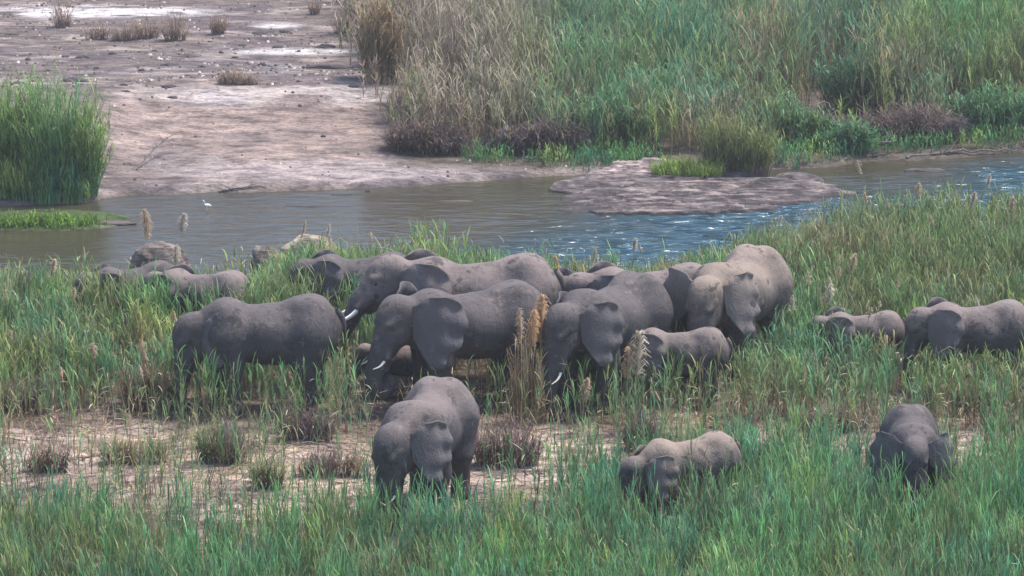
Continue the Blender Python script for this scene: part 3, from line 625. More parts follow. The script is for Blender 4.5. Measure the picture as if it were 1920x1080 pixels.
# mid reed bed among the herd: thick stands in front of these animals (picture places of their feet)
FRONT = [(520, 800, 150, 20), (380, 800, 60, 18), (1030, 775, 50, 26), (1420, 730, 130, 26), (1800, 765, 190, 22), (1620, 728, 130, 20), (1130, 780, 60, 18)]
x, y = scatter(56000, -17, 17, 57.0, 72.5); z = hgt(x, y); gxp, gyp = pix(x, y, z)
s_ = y - np.interp(x, nsx, nsy)
p = sstep(18, -16, gyp - Gedge(gxp) + 50 * (fnoise(x, y, 1.2, 96, 3) - .5)) * (.35 + 1.1 * fnoise(x, y, 1.0, 97, 3)) * (s_ < .6)
p = np.maximum(p, .22 * sstep(.4, .7, fnoise(x, y, .8, 99, 2)) * (s_ < .6)) * (1 - .85 * blob(gxp, gyp, 940, 775, 170, 30)) * (1 - .95 * blob(gxp, gyp, 715, 755, 85, 42)) * (1 - .85 * blob(gxp, gyp, 650, 700, 50, 50)) * (1 - .7 * blob(gxp, gyp, 470, 775, 130, 18)) * (1 - .6 * blob(gxp, gyp, 830, 790, 140, 26)) * (1 - .5 * blob(gxp, gyp, 120, 545, 120, 25)) * (1 - .5 * blob(gxp, gyp, 300, 560, 100, 20)) * (1 - .6 * blob(gxp, gyp, 1340, 730, 200, 40)) * (1 - .75 * blob(gxp, gyp, 1700, 760, 260, 40))
p = np.maximum(p, .9 * np.maximum.reduce([blob(gxp, gyp, *q) for q in FRONT]) * (.4 + fnoise(x, y, .8, 197, 2)))
p = p * (.25 + 1.05 * sstep(.35, .65, fnoise(x, y, .38, 198, 2))) * (1 - .85 * blob(gxp, gyp, 880, 790, 110, 36)) * (1 - .9 * blob(gxp, gyp, 705, 795, 62, 40)) * (1 - .75 * blob(gxp, gyp, 345, 775, 46, 40)) * (1 - .95 * blob(gxp, gyp, 1690, 765, 30, 44)) * (1 - .55 * blob(gxp, gyp, 480, 790, 140, 30)) * (1 - .6 * blob(gxp, gyp, 1130, 775, 120, 30)) * (1 - .6 * blob(gxp, gyp, 1290, 790, 90, 30)) * (1 - .55 * blob(gxp, gyp, 1400, 730, 120, 30))
k = (rng.random(len(x)) < p * .74) & ~inside(x, y, .0); x, y, z, gxp, gyp = x[k], y[k], z[k], gxp[k], gyp[k]
hb = 1.24 + .22 * sstep(1470, 1600, gxp) * sstep(640, 560, gyp) - .62 * sstep(560, 440, gxp) * sstep(660, 590, gyp) + .15 * sstep(500, 0, gxp) - .25 * sstep(1560, 1650, gxp) * sstep(600, 680, gyp) - .35 * sstep(600, 560, gyp) * sstep(1450, 1350, gxp) + .15 * sstep(700, 800, gyp) * sstep(300, 360, gxp) * sstep(700, 640, gxp)
hb = hb - .3 * blob(gxp, gyp, 1130, 600, 220, 80)
cl_ = sstep(.35, .65, fnoise(x, y, .38, 198, 2)); h = hb * (1 - .22 * sstep(660, 720, gyp)) * (.36 + .50 * fnoise(x, y, 1.1, 98, 3) + .30 * rng.random(len(x)) + .38 * cl_)
yr = sstep(1450, 1600, gxp) * sstep(700, 600, gyp)
cg = palette(x, y, rng, [(GREEN, .28), (TEAL, .26), (YEL, .13), (OLIVE, .26), (TAN, .10), (A(.30, .22, .15), .08)], 1.2, 150); cg = lerp(cg, A(.17, .21, .075), .35 * yr + .15)
cs = palette(x, y, rng, [(BROWN, .25), (TAN, .35), (STRAW, .1), (OLIVE, .2)], .8, 170)
V, Fq, col = both(*reeds(x, y, z, h, 9, .34, .022, cg, cs, rng, lean=.24, t0=.12, up=(55, 84), droop=.7, stemw=.009))
me = mesh_np('river_reeds', V, Fq, col); tag(link('river_reeds', me, M_leaf), 'mixed green and straw reeds growing around the legs of the herd', 'reeds', kind='stuff')

# taller reeds behind, on the near water's edge
x, y = scatter(6000, -16, 18, 64.5, 73.5); z = hgt(x, y); s_ = y - np.interp(x, nsx, nsy); gxp, gyp = pix(x, y, z)
w_ = np.maximum.reduce([.25 * np.ones(len(x)), blob(gxp, gyp, 800, 530, 70, 60) * 1.0, sstep(1450, 1560, gxp), .5 * blob(gxp, gyp, 1060, 560, 90, 40), .55 * blob(gxp, gyp, 1380, 560, 120, 40), .5 * blob(gxp, gyp, 660, 540, 60, 40)]) - .22 * blob(gxp, gyp, 200, 540, 280, 60)
k = (rng.random(len(x)) < w_ * .75 * sstep(1.2, -.2, s_) * sstep(-3.2, -1.5, s_) * (.3 + 1.2 * fnoise(x, y, .7, 197, 2))) & ~inside(x, y, .05); x, y, z, gxp, gyp = x[k], y[k], z[k], gxp[k], gyp[k]
z = np.maximum(z, WL - .3); h = (1.05 + .35 * sstep(1480, 1600, gxp) + .35 * blob(gxp, gyp, 800, 530, 80, 60)) * (.6 + .6 * rng.random(len(x)))
cg = palette(x, y, rng, [(GREEN, .3), (TEAL, .2), (YEL, .25), (OLIVE, .1)], 1.6, 190); cs = palette(x, y, rng, [(TAN, .3), (OLIVE, .3)], .8, 210)
V, Fq, col = both(*reeds(x, y, z, h, 9, .36, .026, cg, cs, rng, lean=.16, t0=.15, up=(58, 84), droop=.7, stemw=.009))
me = mesh_np('waterside_reeds', V, Fq, col); tag(link('waterside_reeds', me, M_leaf), 'taller yellow green reeds along the near edge of the water', 'reeds', kind='stuff')

# dead stalks and litter on the near bank
x, y = scatter(17000, -17, 17, 50, 67); z = hgt(x, y); gxp, gyp = pix(x, y, z)
p = np.maximum(blob(gxp, gyp, 300, 800, 420, 60), blob(gxp, gyp, 1560, 790, 420, 60) * 1.9) * .5 + .35 * blob(gxp, gyp, 950, 830, 260, 70) + .35 * blob(gxp, gyp, 150, 930, 300, 60) + .10
k = (rng.random(len(x)) < p * (.2 + 1.3 * sstep(.4, .7, fnoise(x, y, 1.0, 240, 3)))) & ~inside(x, y, -.04); x, y, z = x[k], y[k], z[k]
h = .22 + .62 * rng.random(len(x)) ** 1.5
cg = palette(x, y, rng, [(BROWN, .24), (TAN, .26), (A(.26, .19, .18), .3), (OLIVE, .22), (GREEN, .1)], .9, 250)
V, Fq, col = both(*reeds(x, y, z, h, 6, .28, .012, cg, cg, rng, lean=.7, t0=.0, up=(15, 75), droop=.5, stemw=.006))
me = mesh_np('dead_grass', V, Fq, col); tag(link('dead_grass', me, M_dry), 'brown and grey dead grass stalks over the near sand', 'dry grass', kind='stuff')
# bare straw stems rising through the green
x, y = scatter(15000, -17, 17, 46, 71); z = hgt(x, y); gxp, gyp = pix(x, y, z); s_ = y - np.interp(x, nsx, nsy)
k = (rng.random(len(x)) < (.06 + .5 * sstep(.5, .7, fnoise(x, y, .6, 245, 2))) * (s_ < 0) * (.35 + .65 * sstep(850, 800, gyp))) & ~inside(x, y, .0); x, y, z, gyp = x[k], y[k], z[k], gyp[k]; h = (.7 + .8 * rng.random(len(x)) ** 1.5) * (1 - .15 * sstep(650, 750, gyp))
cg = palette(x, y, rng, [(STRAW, .3), (TAN, .3), (A(.45, .44, .30), .2)], .9, 247)
V, Fq, col = both(*reeds(x, y, z, h, 3, .22, .014, cg, cg, rng, lean=.30, t0=.4, up=(-10, 70), droop=.8, stemw=.0065))
me = mesh_np('straw_stems', V, Fq, col); tag(link('straw_stems', me, M_dry), 'bare straw coloured stems rising through the green reeds', 'dry stems', kind='stuff')
# flat litter
n = 40000; x, y = scatter(n, -17, 17, 46, 67); z = hgt(x, y) + .012; k = ~inside(x, y, -.1); x, y, z = x[k], y[k], z[k]; n = len(x); a = rng.random(n) * 3.14; L = .06 + .34 * rng.random(n) ** 2.5; wd = .006 + .009 * rng.random(n)
dxy = np.stack([np.cos(a), np.sin(a) * .8, rng.normal(0, .12, n)], -1) * L[:, None]; sw = np.stack([-np.sin(a), np.cos(a), a * 0], -1) * wd[:, None]; P = np.stack([x, y, z], -1)
V = np.stack([P - dxy - sw, P + dxy - sw, P + dxy + sw, P - dxy + sw], 1).reshape(-1, 3); cl = palette(x, y, rng, [(BROWN, .25), (TAN, .2), (STRAW, .1), (A(.1, .08, .08), .2)], 1, 270)
me = mesh_np('reed_litter', V, np.arange(4 * n).reshape(n, 4), np.repeat(cl, 4, 0)); tag(link('reed_litter', me, M_dry), 'broken straw and twigs strewn on the near sand', 'litter', kind='stuff')

# clods and pebbles on the far bank
n = 9000; x, y = scatter(n, -18, 3, 82, 121); z = hgt(x, y); gxp, gyp = pix(x, y, z); k = (z > WL + .1) & (rng.random(n) > .85 * blob(gxp, gyp, 470, 250, 330, 95)) & (rng.random(n) < .15 + 1.3 * sstep(.45, .7, fnoise(x, y, 1.6, 290, 3))); x, y, z = x[k], y[k], z[k]; n = len(x)
sz = .025 + .07 * rng.random(n) ** 3; a = rng.random(n) * 6.28; ca, sa = np.cos(a) * sz, np.sin(a) * sz; B = np.stack([x, y, z - sz * .2], -1)
o8 = [np.stack(v, -1) for v in ((ca, sa, 0 * a), (-sa * .7, ca * .7, 0 * a), (-ca, -sa, 0 * a), (sa * .7, -ca * .7, 0 * a))]; top = [o * .55 + np.array([0, 0, 1]) * (sz * .8)[:, None] for o in o8]
V = np.stack([B + o for o in o8 + top], 1).reshape(-1, 3); Q = (np.arange(n)[:, None, None] * 8 + np.array([[0, 1, 5, 4], [1, 2, 6, 5], [2, 3, 7, 6], [3, 0, 4, 7], [4, 5, 6, 7]])[None]).reshape(-1, 4)
cl = np.where((rng.random(n) < .7)[:, None], A(.10, .08, .075), A(.5, .42, .38)) * (.7 + .6 * rng.random(n))[:, None]
me = mesh_np('gravel', V, Q, np.repeat(cl, 8, 0)); tag(link('gravel', me, M_dry), 'dark clods and pale pebbles scattered on the far bank', 'gravel', kind='stuff')

# far reed bed across the river
Lb = curve([(-60, 665), (20, 668), (90, 672), (130, 682), (160, 705), (200, 725), (260, 735), (290, 760), (330, 1000)])     # left border by height in the picture
x, y = scatter(52000, -8, 27, 81, 128); z = hgt(x, y); gxp, gyp = pix(x, y, z); t_ = y - np.interp(x, fsx, fsy)
fr = curve([(650, 9.9), (735, 3.1), (850, 2.7), (1000, 2.2), (1080, 1.2), (1400, 1.3), (1500, 1.6), (1920, 1.0), (2400, 1)])
p = (gxp + 60 * (rng.random(len(x)) ** 2) > Lb(gyp) + 60 * (fnoise(x, y, .8, 300, 3) - .2)) * sstep(-.4, .6, t_ - fr(gxp))
gapm = np.maximum.reduce([blob(gxp, gyp, 1560, 235, 90, 20), blob(gxp, gyp, 1720, 262, 110, 14) * .9, .8 * blob(gxp, gyp, 1600, 190, 120, 14), .7 * blob(gxp, gyp, 1900, 130, 60, 14)])
k = rng.random(len(x)) < p * (1 - gapm) * (.04 + 1.1 * sstep(.30, .62, fnoise(x, y, 1.6, 305, 3))) * .70 * (1 - .45 * sstep(95, 125, y))
x, y, z, gxp, gyp, t_ = x[k], y[k], z[k], gxp[k], gyp[k], t_[k]
h = (1.6 + 1.5 * sstep(0, 6, t_ - fr(gxp))) * (.30 + .95 * fnoise(x, y, 2.0, 306, 3) + .28 * rng.random(len(x))) * (.55 + .45 * sstep(0, 60, gxp - Lb(gyp))); h = h * np.where(gxp < 760, .85, 1)
h = h * (1 - .45 * sstep(1450, 1560, gxp) * sstep(5, 2, t_))
dry = sstep(1120, 900, gxp + 170 * (fnoise(x, y, 2.0, 310, 3) - .5) + (250 - gyp) * .25)
cg = palette(x, y, rng, [(GREEN, .30), (TEAL, .38), (YEL, .06), (OLIVE, .16), (TAN, .04), (A(.24, .18, .14), .06)], 1.8, 320)
cd = palette(x, y, rng, [(A(.40, .31, .23), .30), (A(.28, .205, .17), .32), (A(.50, .41, .32), .16), (OLIVE, .12)], 1.1, 345); cg = lerp(cg, cd, dry * .92)
cs = palette(x, y, rng, [(BROWN, .28), (TAN, .28), (OLIVE, .15)], 1.2, 360)
V, Fq, col = both(*reeds(x, y, z, h, 13, .42, .026, cg, cs, rng, lean=.26, t0=.10, up=(45, 84), droop=.8, stemw=.013))
me = mesh_np('far_reed_bed', V, Fq, col); tag(link('far_reed_bed', me, M_leaf), 'tall reed bed on the far bank, straw coloured left and green right', 'reeds', kind='stuff')
# low bright grass along the far bank, on the ledge and on the spit
def low(name, label, zones, n, hh, cols, dens=1.0, box=None):
    x, y = scatter(n, *box); z = hgt(x, y); gxp, gyp = pix(x, y, z); p = np.zeros(n)
    for q in zones: p = np.maximum(p, blob(gxp, gyp, *q))
    k = (rng.random(n) < p * dens) & (z > WL - .06); x, y, z = x[k], y[k], z[k]; h = hh * (.5 + .9 * rng.random(len(x)))
    cg = palette(x, y, rng, cols, 1.2, 400)
    V, Fq, col = both(*reeds(x, y, z, h, 5, .25, .02, cg, cg * .7, rng, lean=.35, t0=.0, up=(40, 85), droop=.6, stemw=.01))
    me = mesh_np(name, V, Fq, col); return tag(link(name, me, M_leaf), label, 'grass', kind='stuff')
LIME = A(.20, .34, .05)
low('spit_grass', 'short lime green grass on the low spit at the left', [(85, 411, 125, 19), (0, 412, 70, 20)], 9000, .20, [(LIME, .4), (GREEN, .15)], 1.0, (-16, -8, 73.5, 78))
low('bank_grass', 'low fresh green plants along the far waterline', [(1130, 300, 110, 22), (920, 300, 50, 10), (1560, 285, 110, 18), (1700, 275, 90, 14), (1480, 300, 60, 20), (1850, 270, 120, 14), (1040, 305, 60, 8)], 26000, .38, [(GREEN, .35), (TEAL, .2), (YEL, .12)], .75, (-3, 18, 81, 92))

def clump(name, label, px, py, rx, ry, h0, n, cols, scols, seed, cat='reed clump', nl=10, t0=.3, splay=.25, ll=.4, lw=.03, lean=.15, stemw=.014, up=(52, 82), zbase=None, group=None, split=True):
    """one countable clump: parts stems and foliage"""
    r = np.random.default_rng(seed); x0, y0, z0 = ground(px, py); sc = F / math.hypot(y0, 16)
    if zbase is not None: x0, y0 = at_z(px, py, zbase); z0 = zbase
    a = r.random(n) * 6.283; q = np.sqrt(r.random(n)); rxm = rx / sc; rym = ry / sc
    x = q * np.cos(a) * rxm; y = q * np.sin(a) * rym; z = (hgt(x + x0, y + y0) - z0) if zbase is None else x * 0
    h = h0 * (.45 + .55 * r.random(n)) * (1 - .45 * q ** 2) * (.55 + .85 * fnoise(x + x0, y + y0, .7, seed, 2))
    cg = palette(x + x0, y + y0, r, cols, .8, seed + 500); cs = palette(x + x0, y + y0, r, scols, .8, seed + 530)
    s_, l = reeds(x, y, z, h, nl, ll, lw, cg, cs, r, lean=lean, t0=t0, up=up, stemw=stemw, splay=(splay * q * np.cos(a), splay * q * np.sin(a)))
    root = bpy.data.objects.new(name, None); C.objects.link(root); root.location = (x0, y0, z0); tag(root, label, cat, group)
    link('stems', mesh_np('stems', s_[0], s_[1], np.clip(s_[2], .004, .9)), M_dry, root); link('foliage', mesh_np('foliage', l[0], l[1], np.clip(l[2], .004, .9)), M_leaf, root)
    return root
G3 = [(GREEN, .3), (YEL, .24), (TEAL, .12), (OLIVE, .1)]; B3 = [(BROWN, .35), (A(.22, .16, .17), .25), (TAN, .12)]
LG = [(A(.19, .31, .10), .35), (TEAL, .2), (YEL, .28), (GREEN, .2), (OLIVE, .14)]
clump('reed_clump', 'big green reed clump on the far bank cut by the left edge', 0, 352, 62, 30, 3.8, 300, LG, G3, 1, nl=15, t0=.04, lw=.022, ll=.42, lean=.2, splay=.2, up=(45, 80))
clump('reed_clump', 'rounded yellow green reed clump beside the bare bank, right of the big cut one', 118, 358, 66, 28, 3.0, 380, LG, G3, 2, nl=15, t0=.04, lw=.022, ll=.42, lean=.2, splay=.32, up=(45, 80))
clump('reed_clump', 'low dark green reeds at the foot of the two left clumps', 70, 378, 95, 10, 1.1, 260, G3, G3, 6, nl=9, t0=.04, lw=.022, ll=.4)
clump('reed_clump', 'reed clump with brown bare stems and olive top on the river ledge', 1385, 338, 58, 12, 2.2, 420, [(OLIVE, .4), (YEL, .2), (A(.30, .25, .13), .25)], [(A(.26, .17, .16), .4), (BROWN, .3)], 3, nl=9, t0=.30, splay=.30, lw=.018, lean=.25, zbase=WL + .12)
clump('grass_clump', 'lime green low grass patch on the river ledge left of the brown stems', 1290, 340, 62, 24, .75, 600, [(A(.26, .36, .09), .4), (YEL, .3)], [(YEL, .4)], 4, cat='grass clump', nl=8, t0=0, splay=.4, lw=.014, lean=.3, ll=.3, up=(35, 80), zbase=WL + .15)
for q in [('big dark heap of bent dead reeds on the far bank at the right', 1715, 262, 85, 26, 1.25, 520, 21), ('brown dead brush under the dry far reeds, left corner', 800, 283, 70, 16, 1.0, 420, 22),
          ('dark dead brush under the middle of the far reeds', 1010, 286, 90, 14, 1.1, 420, 23), ('small brown brush on the bare gap between far reeds', 1560, 246, 60, 12, .7, 220, 24), ('brown brush at the right edge of the far reeds', 1905, 120, 50, 14, 1.6, 200, 25)]:
    clump('dead_brush', q[0], q[1], q[2], q[3], q[4], q[5], q[6], [(A(.17, .13, .14), .4), (BROWN, .3), (TAN, .05)], B3, q[7], cat='dead brush', nl=8, t0=0, splay=.55, ll=.6, lw=.022, lean=.5, up=(-15, 50))
for q in [('rounded dark green bush on the far bank above the right end of the ledge', 1480, 268, 62, 20, 1.7, 300, 81), ('leafy green bush over the big dark dead heap', 1640, 210, 90, 24, 1.9, 380, 82), ('olive bush near the waterline at the right edge', 1868, 252, 75, 20, 1.7, 330, 83),
          ('dark green bush beside the dead brush, above the left end of the ledge', 1150, 275, 85, 16, 1.5, 360, 84), ('low grey green bush between the ledge clump and the dead heap', 1585, 283, 50, 12, 1.0, 200, 85)]:
    clump('bush', q[0], q[1], q[2], q[3], q[4], q[5], q[6], [(A(.07, .17, .075), .35), (TEAL, .2), (OLIVE, .2), (GREEN, .2)], [(OLIVE, .3), (BROWN, .2)], q[7], cat='bush', nl=15, t0=.02, splay=.5, ll=.32, lw=.03, lean=.3, up=(-10, 70))
for i, (lb, px_, py_, rx_, h_, n_) in enumerate([
    ('rust coloured dry tuft in front of the white sand, far left', 118, 52, 16, .9, 60), ('low dry tuft right of the rust coloured one on the far plain', 180, 74, 22, .7, 70), ('middle dry tuft of the far plain row', 235, 76, 26, .7, 80),
    ('tall dry tuft of the far plain row', 275, 72, 20, .95, 80), ('dense reddish dry tuft ending the far plain row', 328, 76, 20, 1.0, 90), ('lone dry tuft right of the far plain row', 410, 64, 13, .8, 60),
    ('low spreading dry tuft beside the grey slab on the far plain', 448, 158, 40, .55, 120), ('thin dry tuft high on the far plain near the reeds', 590, 26, 10, .6, 40), ('small dry tuft close to the tall dry reeds', 640, 62, 14, .7, 40)]):
    clump('dry_tuft', lb, px_, py_, rx_, 6, h_, n_, [(A(.34, .235, .18), .4), (A(.42, .31, .22), .3)], [(A(.25, .18, .15), .4)], 40 + i, cat='dry tuft', nl=6, t0=0, splay=.5, ll=.35, lw=.014, lean=.35, stemw=.008, up=(30, 80), group='dry tufts on the far plain')
clump('tall_dry_reeds', 'separate tall straw reed stand at the left corner of the far reed bed', 712, 152, 34, 16, 2.7, 260, [(TAN, .35), (STRAW, .3), (A(.3, .2, .16), .2)], [(BROWN, .3), (TAN, .3)], 60, nl=10, t0=.1, splay=.12, cat='reed clump')
clump('reed_clump', 'yellow straw reed clump under the orange plumes between two big elephants', 988, 792, 34, 10, 1.9, 150, [(STRAW, .3), (YEL, .2), (TAN, .3)], [(STRAW, .3), (TAN, .3)], 61, nl=7, t0=.1, splay=.06, lean=.08, lw=.014, ll=.3)
for q in [('dark brown upright tuft on the sand right of the middle', 1200, 842, 26, 9, .72, 130, 71, [(A(.14, .09, .095), .4), (BROWN, .2)]), ('grey green twiggy bush on the left sand', 418, 868, 48, 12, .85, 130, 72, [(OLIVE, .3), (A(.22, .18, .17), .3)]),
          ('purplish dead bush leaning in front of the long backed elephant', 572, 826, 52, 12, .8, 140, 73, [(A(.20, .15, .165), .4), (BROWN, .2)]), ('reddish brown brush right of the nearest young elephant', 948, 872, 58, 14, .85, 200, 74, [(A(.21, .14, .13), .4), (TAN, .1)]),
          ('rusty brown brush between the left reeds', 285, 768, 48, 10, 1.0, 220, 75, [(A(.22, .13, .09), .4), (BROWN, .2)]), ('grey brown dead bush on the sand behind the head on elephant', 1555, 808, 70, 12, .55, 200, 76, [(A(.22, .17, .16), .4), (TAN, .1)]),
          ('purple brown brush right of the head on elephant', 1850, 772, 60, 12, .7, 220, 77, [(A(.20, .14, .15), .4), (TAN, .1)]), ('brown brush right of the tall dusty elephant', 1500, 745, 60, 12, .7, 160, 78, [(A(.24, .17, .13), .4), (TAN, .1)]),
          ('low straw and grey scrub in the middle of the left sand', 250, 868, 60, 14, .55, 150, 86, [(TAN, .3), (OLIVE, .3), (A(.25, .19, .17), .3)]), ('small brown dry tuft on the left sand near the edge', 90, 885, 40, 12, .6, 110, 87, [(A(.25, .18, .14), .4), (TAN, .2)]),
          ('thin mauve brown scrub between the left sand and the nearest elephant', 615, 892, 64, 12, .5, 140, 88, [(A(.25, .18, .17), .4), (TAN, .2)]), ('scraggly olive tuft on the sand strip, below the purplish bush', 500, 915, 30, 10, .6, 80, 89, [(OLIVE, .4), (GREEN, .2)]),
          ('pale dead brush at the left edge above the sand', 40, 770, 60, 14, .8, 170, 79, [(A(.26, .2, .17), .4), (OLIVE, .1)])]:
    clump('dry_bush', q[0], q[1], q[2], q[3], q[4], q[5], q[6], q[8], B3, q[7], cat='dry bush', nl=7, t0=0, splay=.4, ll=.42, lw=.013, lean=.25, stemw=.008, up=(25, 80))

# ------------------------------------------------------------------ flowering reeds: each a thing with a stem and a plume
def plume_reed(label, px, py, h, plen, c, seed, fat=1.0, cat='reed plume', bend=.12):
    r = np.random.default_rng(seed); z = 0.0
    for _ in range(6): x, y = at_z(px, py, z + h); z = max(hz(x, y), WL)
    az = r.random() * 6.28; P = lambda t_: np.array([bend * h * math.cos(az) * (t_ ** 2.5 - 1), bend * h * math.sin(az) * (t_ ** 2.5 - 1), h * t_])
    root = bpy.data.objects.new('flowering_reed', None); C.objects.link(root); root.location = (x, y, z); tag(root, label, cat, 'flowering reeds with tan plumes')
    V, Q = tube([P(t_) for t_ in np.linspace(0, 1, 10)], np.linspace(.009, .004, 10), 5); link('stem', mesh_np('stem', V, Q, np.tile(A(.42, .34, .18), (len(V), 1))), M_dry, root)
    n = int(170 * plen / .4); t_ = 1 - plen / h * (r.integers(0, 9, n) / 9 + .05 * r.random(n)); P0 = np.array([P(q) for q in t_]); rel = (1 - t_) * h / plen
    side = r.choice([-1, 1], n, p=[.22, .78]) * .5 + r.normal(0, .8, n); a = az + side * 1.0; L = plen ** .7 * (.10 + .19 * np.sin(np.clip(rel, 0, 1) * 2.9)) * (.6 + .6 * r.random(n)) * fat
    hd = np.stack([np.cos(a), np.sin(a), a * 0], -1); up = .9 - 1.1 * r.random(n); p1 = P0 + hd * (L * .42)[:, None] + np.array([0, 0, 1]) * (L * (.45 + .4 * up))[:, None]; p2 = p1 + hd * (L * .35)[:, None] - np.array([0, 0, 1]) * (L * .30)[:, None]
    sw = np.stack([-np.sin(a), np.cos(a), a * 0], -1) * .005 * fat + np.array([0, 0, .004]); V = np.stack([P0 - sw * .6, P0 + sw * .6, p1 - sw, p1 + sw, p2 - sw * .5, p2 + sw * .5], 1).reshape(-1, 3); k = np.arange(n)[:, None, None] * 6
    Q = (k + np.array([[0, 1, 3, 2], [2, 3, 5, 4]])[None]).reshape(-1, 4); cc = np.repeat(np.array(c) * (1 + .22 * r.normal(0, 1, n))[:, None], 6, 0).clip(.01, .9)
    link('plume', mesh_np('plume', V, Q, cc), M_plume, root); return root
ORANGE, BUFF, PALE = (.58, .38, .22), (.52, .39, .28), (.56, .48, .38)
for i, (lb, a, b_, h_, L_, c_, f_) in enumerate([
    ('tallest orange plume, beside the face of the elephant with the hanging ear', 1018, 558, 2.4, .95, ORANGE, 1.0), ('orange plume leaning left of the tallest orange one', 1000, 585, 2.2, .8, ORANGE, .95), ('thin brown plume left of the orange pair, against the big elephant', 975, 580, 2.3, .6, BUFF, .7),
    ('broad tan plume in front of the small dusty rumped elephant', 1200, 626, 1.9, .85, PALE, 1.1), ('second tan plume crossing the broad one, lower', 1178, 655, 1.6, .6, (.56, .42, .28), 1.0), ('drooping pinkish plume below the hanging ear elephant', 1102, 712, 1.1, .42, BUFF, 1.0),
    ('small pale plume against the flank of the big open eared elephant', 892, 620, 1.3, .3, PALE, .7), ('fan of broken buff plume under the big elephant belly', 925, 682, .8, .3, BUFF, 1.0), ('tan plume over the rusty brush on the left', 265, 640, 1.5, .42, BUFF, 1.0), ('tan plume left of the one over the rusty brush', 172, 645, 1.4, .34, BUFF, 1.0),
    ('small pink plume low in the left reeds', 114, 690, 1.1, .3, BUFF, .9), ('tall feathery plume standing over the calm brown water', 270, 395, 2.3, .75, BUFF, .9), ('nodding plume on a long pale stem over the calm water', 345, 402, 2.1, .42, PALE, 1.1), ('pale loose plume against the humped brown rock', 330, 462, 1.5, .5, PALE, 1.0),
    ('tan plume at the dark left water, near the left edge', 102, 488, 1.6, .36, BUFF, 1.0), ('cream plume left of the half sunk left elephant', 190, 520, 1.3, .5, PALE, 1.5), ('buff plume at the far left edge of the reeds', 10, 545, 1.4, .36, BUFF, 1.0), ('pale plume in front of the pale topped boulder', 572, 415, 1.9, .42, BUFF, .6),
    ('yellow plume at the rump of the long tusked elephant', 1041, 478, 1.8, .42, (.6, .46, .2), .9), ('faint plume over the blue water in the middle', 1192, 448, 1.8, .3, PALE, .9), ('faint plume left of the one over blue water', 1120, 478, 1.6, .26, PALE, .8),
    ('highest plume against the dark water right of the ledge', 1608, 302, 2.6, .34, PALE, .9), ('plume over the right channel, left of a row of three', 1724, 345, 2.4, .36, BUFF, .9), ('uppermost plume of the right channel row', 1856, 328, 2.5, .34, PALE, .8), ('plume between the other two of the right channel row', 1828, 362, 2.3, .36, BUFF, 1.0),
    ('short plume below the right end of the ledge', 1622, 362, 2.1, .28, BUFF, .8), ('second short plume below the right end of the ledge', 1664, 374, 2.0, .24, PALE, .8), ('tan plume at the right edge over the channel', 1900, 372, 2.1, .34, BUFF, 1.0), ('buff plume in the yellow reeds right of the tall dusty elephant', 1602, 478, 1.9, .44, BUFF, 1.0),
    ('leaning pale plume in the yellow reeds right of the tall dusty elephant', 1556, 535, 1.7, .44, PALE, 1.2), ('small plume in the right reeds above the right edge elephant', 1745, 405, 2.0, .3, BUFF, .9), ('faint plume in the left reeds above the long backed elephant', 215, 560, 1.2, .3, BUFF, .8), ('pale plume left of the faint upper one on the right', 1465, 405, 1.8, .25, PALE, .8)]):
    plume_reed(lb, a, b_, h_, L_, c_, 600 + i, f_)

for i in range(26):
    a = random.uniform(1470, 1910) if i % 2 else random.choice([random.uniform(5, 330), random.uniform(560, 700), random.uniform(1050, 1300)]); b_ = random.uniform(430, 600) if i % 2 else random.uniform(500, 700)
    if not i % 2 and a > 330: b_ = random.uniform(420, 470)
    plume_reed('small faint tan plume, one of many dotted through the reeds', a, b_, random.uniform(1.3, 1.8), random.uniform(.2, .34), random.choice([BUFF, PALE]), 800 + i, .75)

# bare straw stalks standing out of the grass
for i, (a, b_, h_, lb) in enumerate([(1072, 960, .9, 'pale bare stalk in the middle foreground grass'), (1262, 940, .95, 'pale bare stalk right of the middle foreground one'), (1165, 905, 1.0, 'dark thick broken stalk left of the grass hidden small elephant'), (1790, 880, 1.1, 'thick grey stalk below the head on elephant'),
                                    (645, 1000, .7, 'pale stalk in the left foreground grass'), (1495, 890, .8, 'yellow stalk left of the head on elephant'), (240, 700, 1.0, 'bent pale stalk beside the rusty brush'), (405, 640, 1.2, 'pale stalk at the forelegs of the long backed elephant'), (672, 420, 1.6, 'grey stalk over the water behind the small waterside elephant'), (630, 405, 1.7, 'tall grey stalk over the water above the small waterside elephant')]):
    z = 0.0
    for _ in range(6): x, y = at_z(a, b_, z + h_); z = max(hz(x, y), WL)
    V, Q = tube([(.0, 0, 0), (.02 * math.sin(i), .03, h_ * .5), (.10 * math.sin(i * 2.3), .05, h_)], [.014 if i in (2, 3) else .010, .01, .004], 6)
    o = link('reed_stalk', mesh_np('reed_stalk', V, Q, np.tile(A(.5, .43, .28) if i not in (2, 3) else A(.24, .19, .17), (len(V), 1))), M_dry); o.location = (x, y, z); tag(o, lb, 'reed stalk', 'bare reed stalks standing out of the grass')

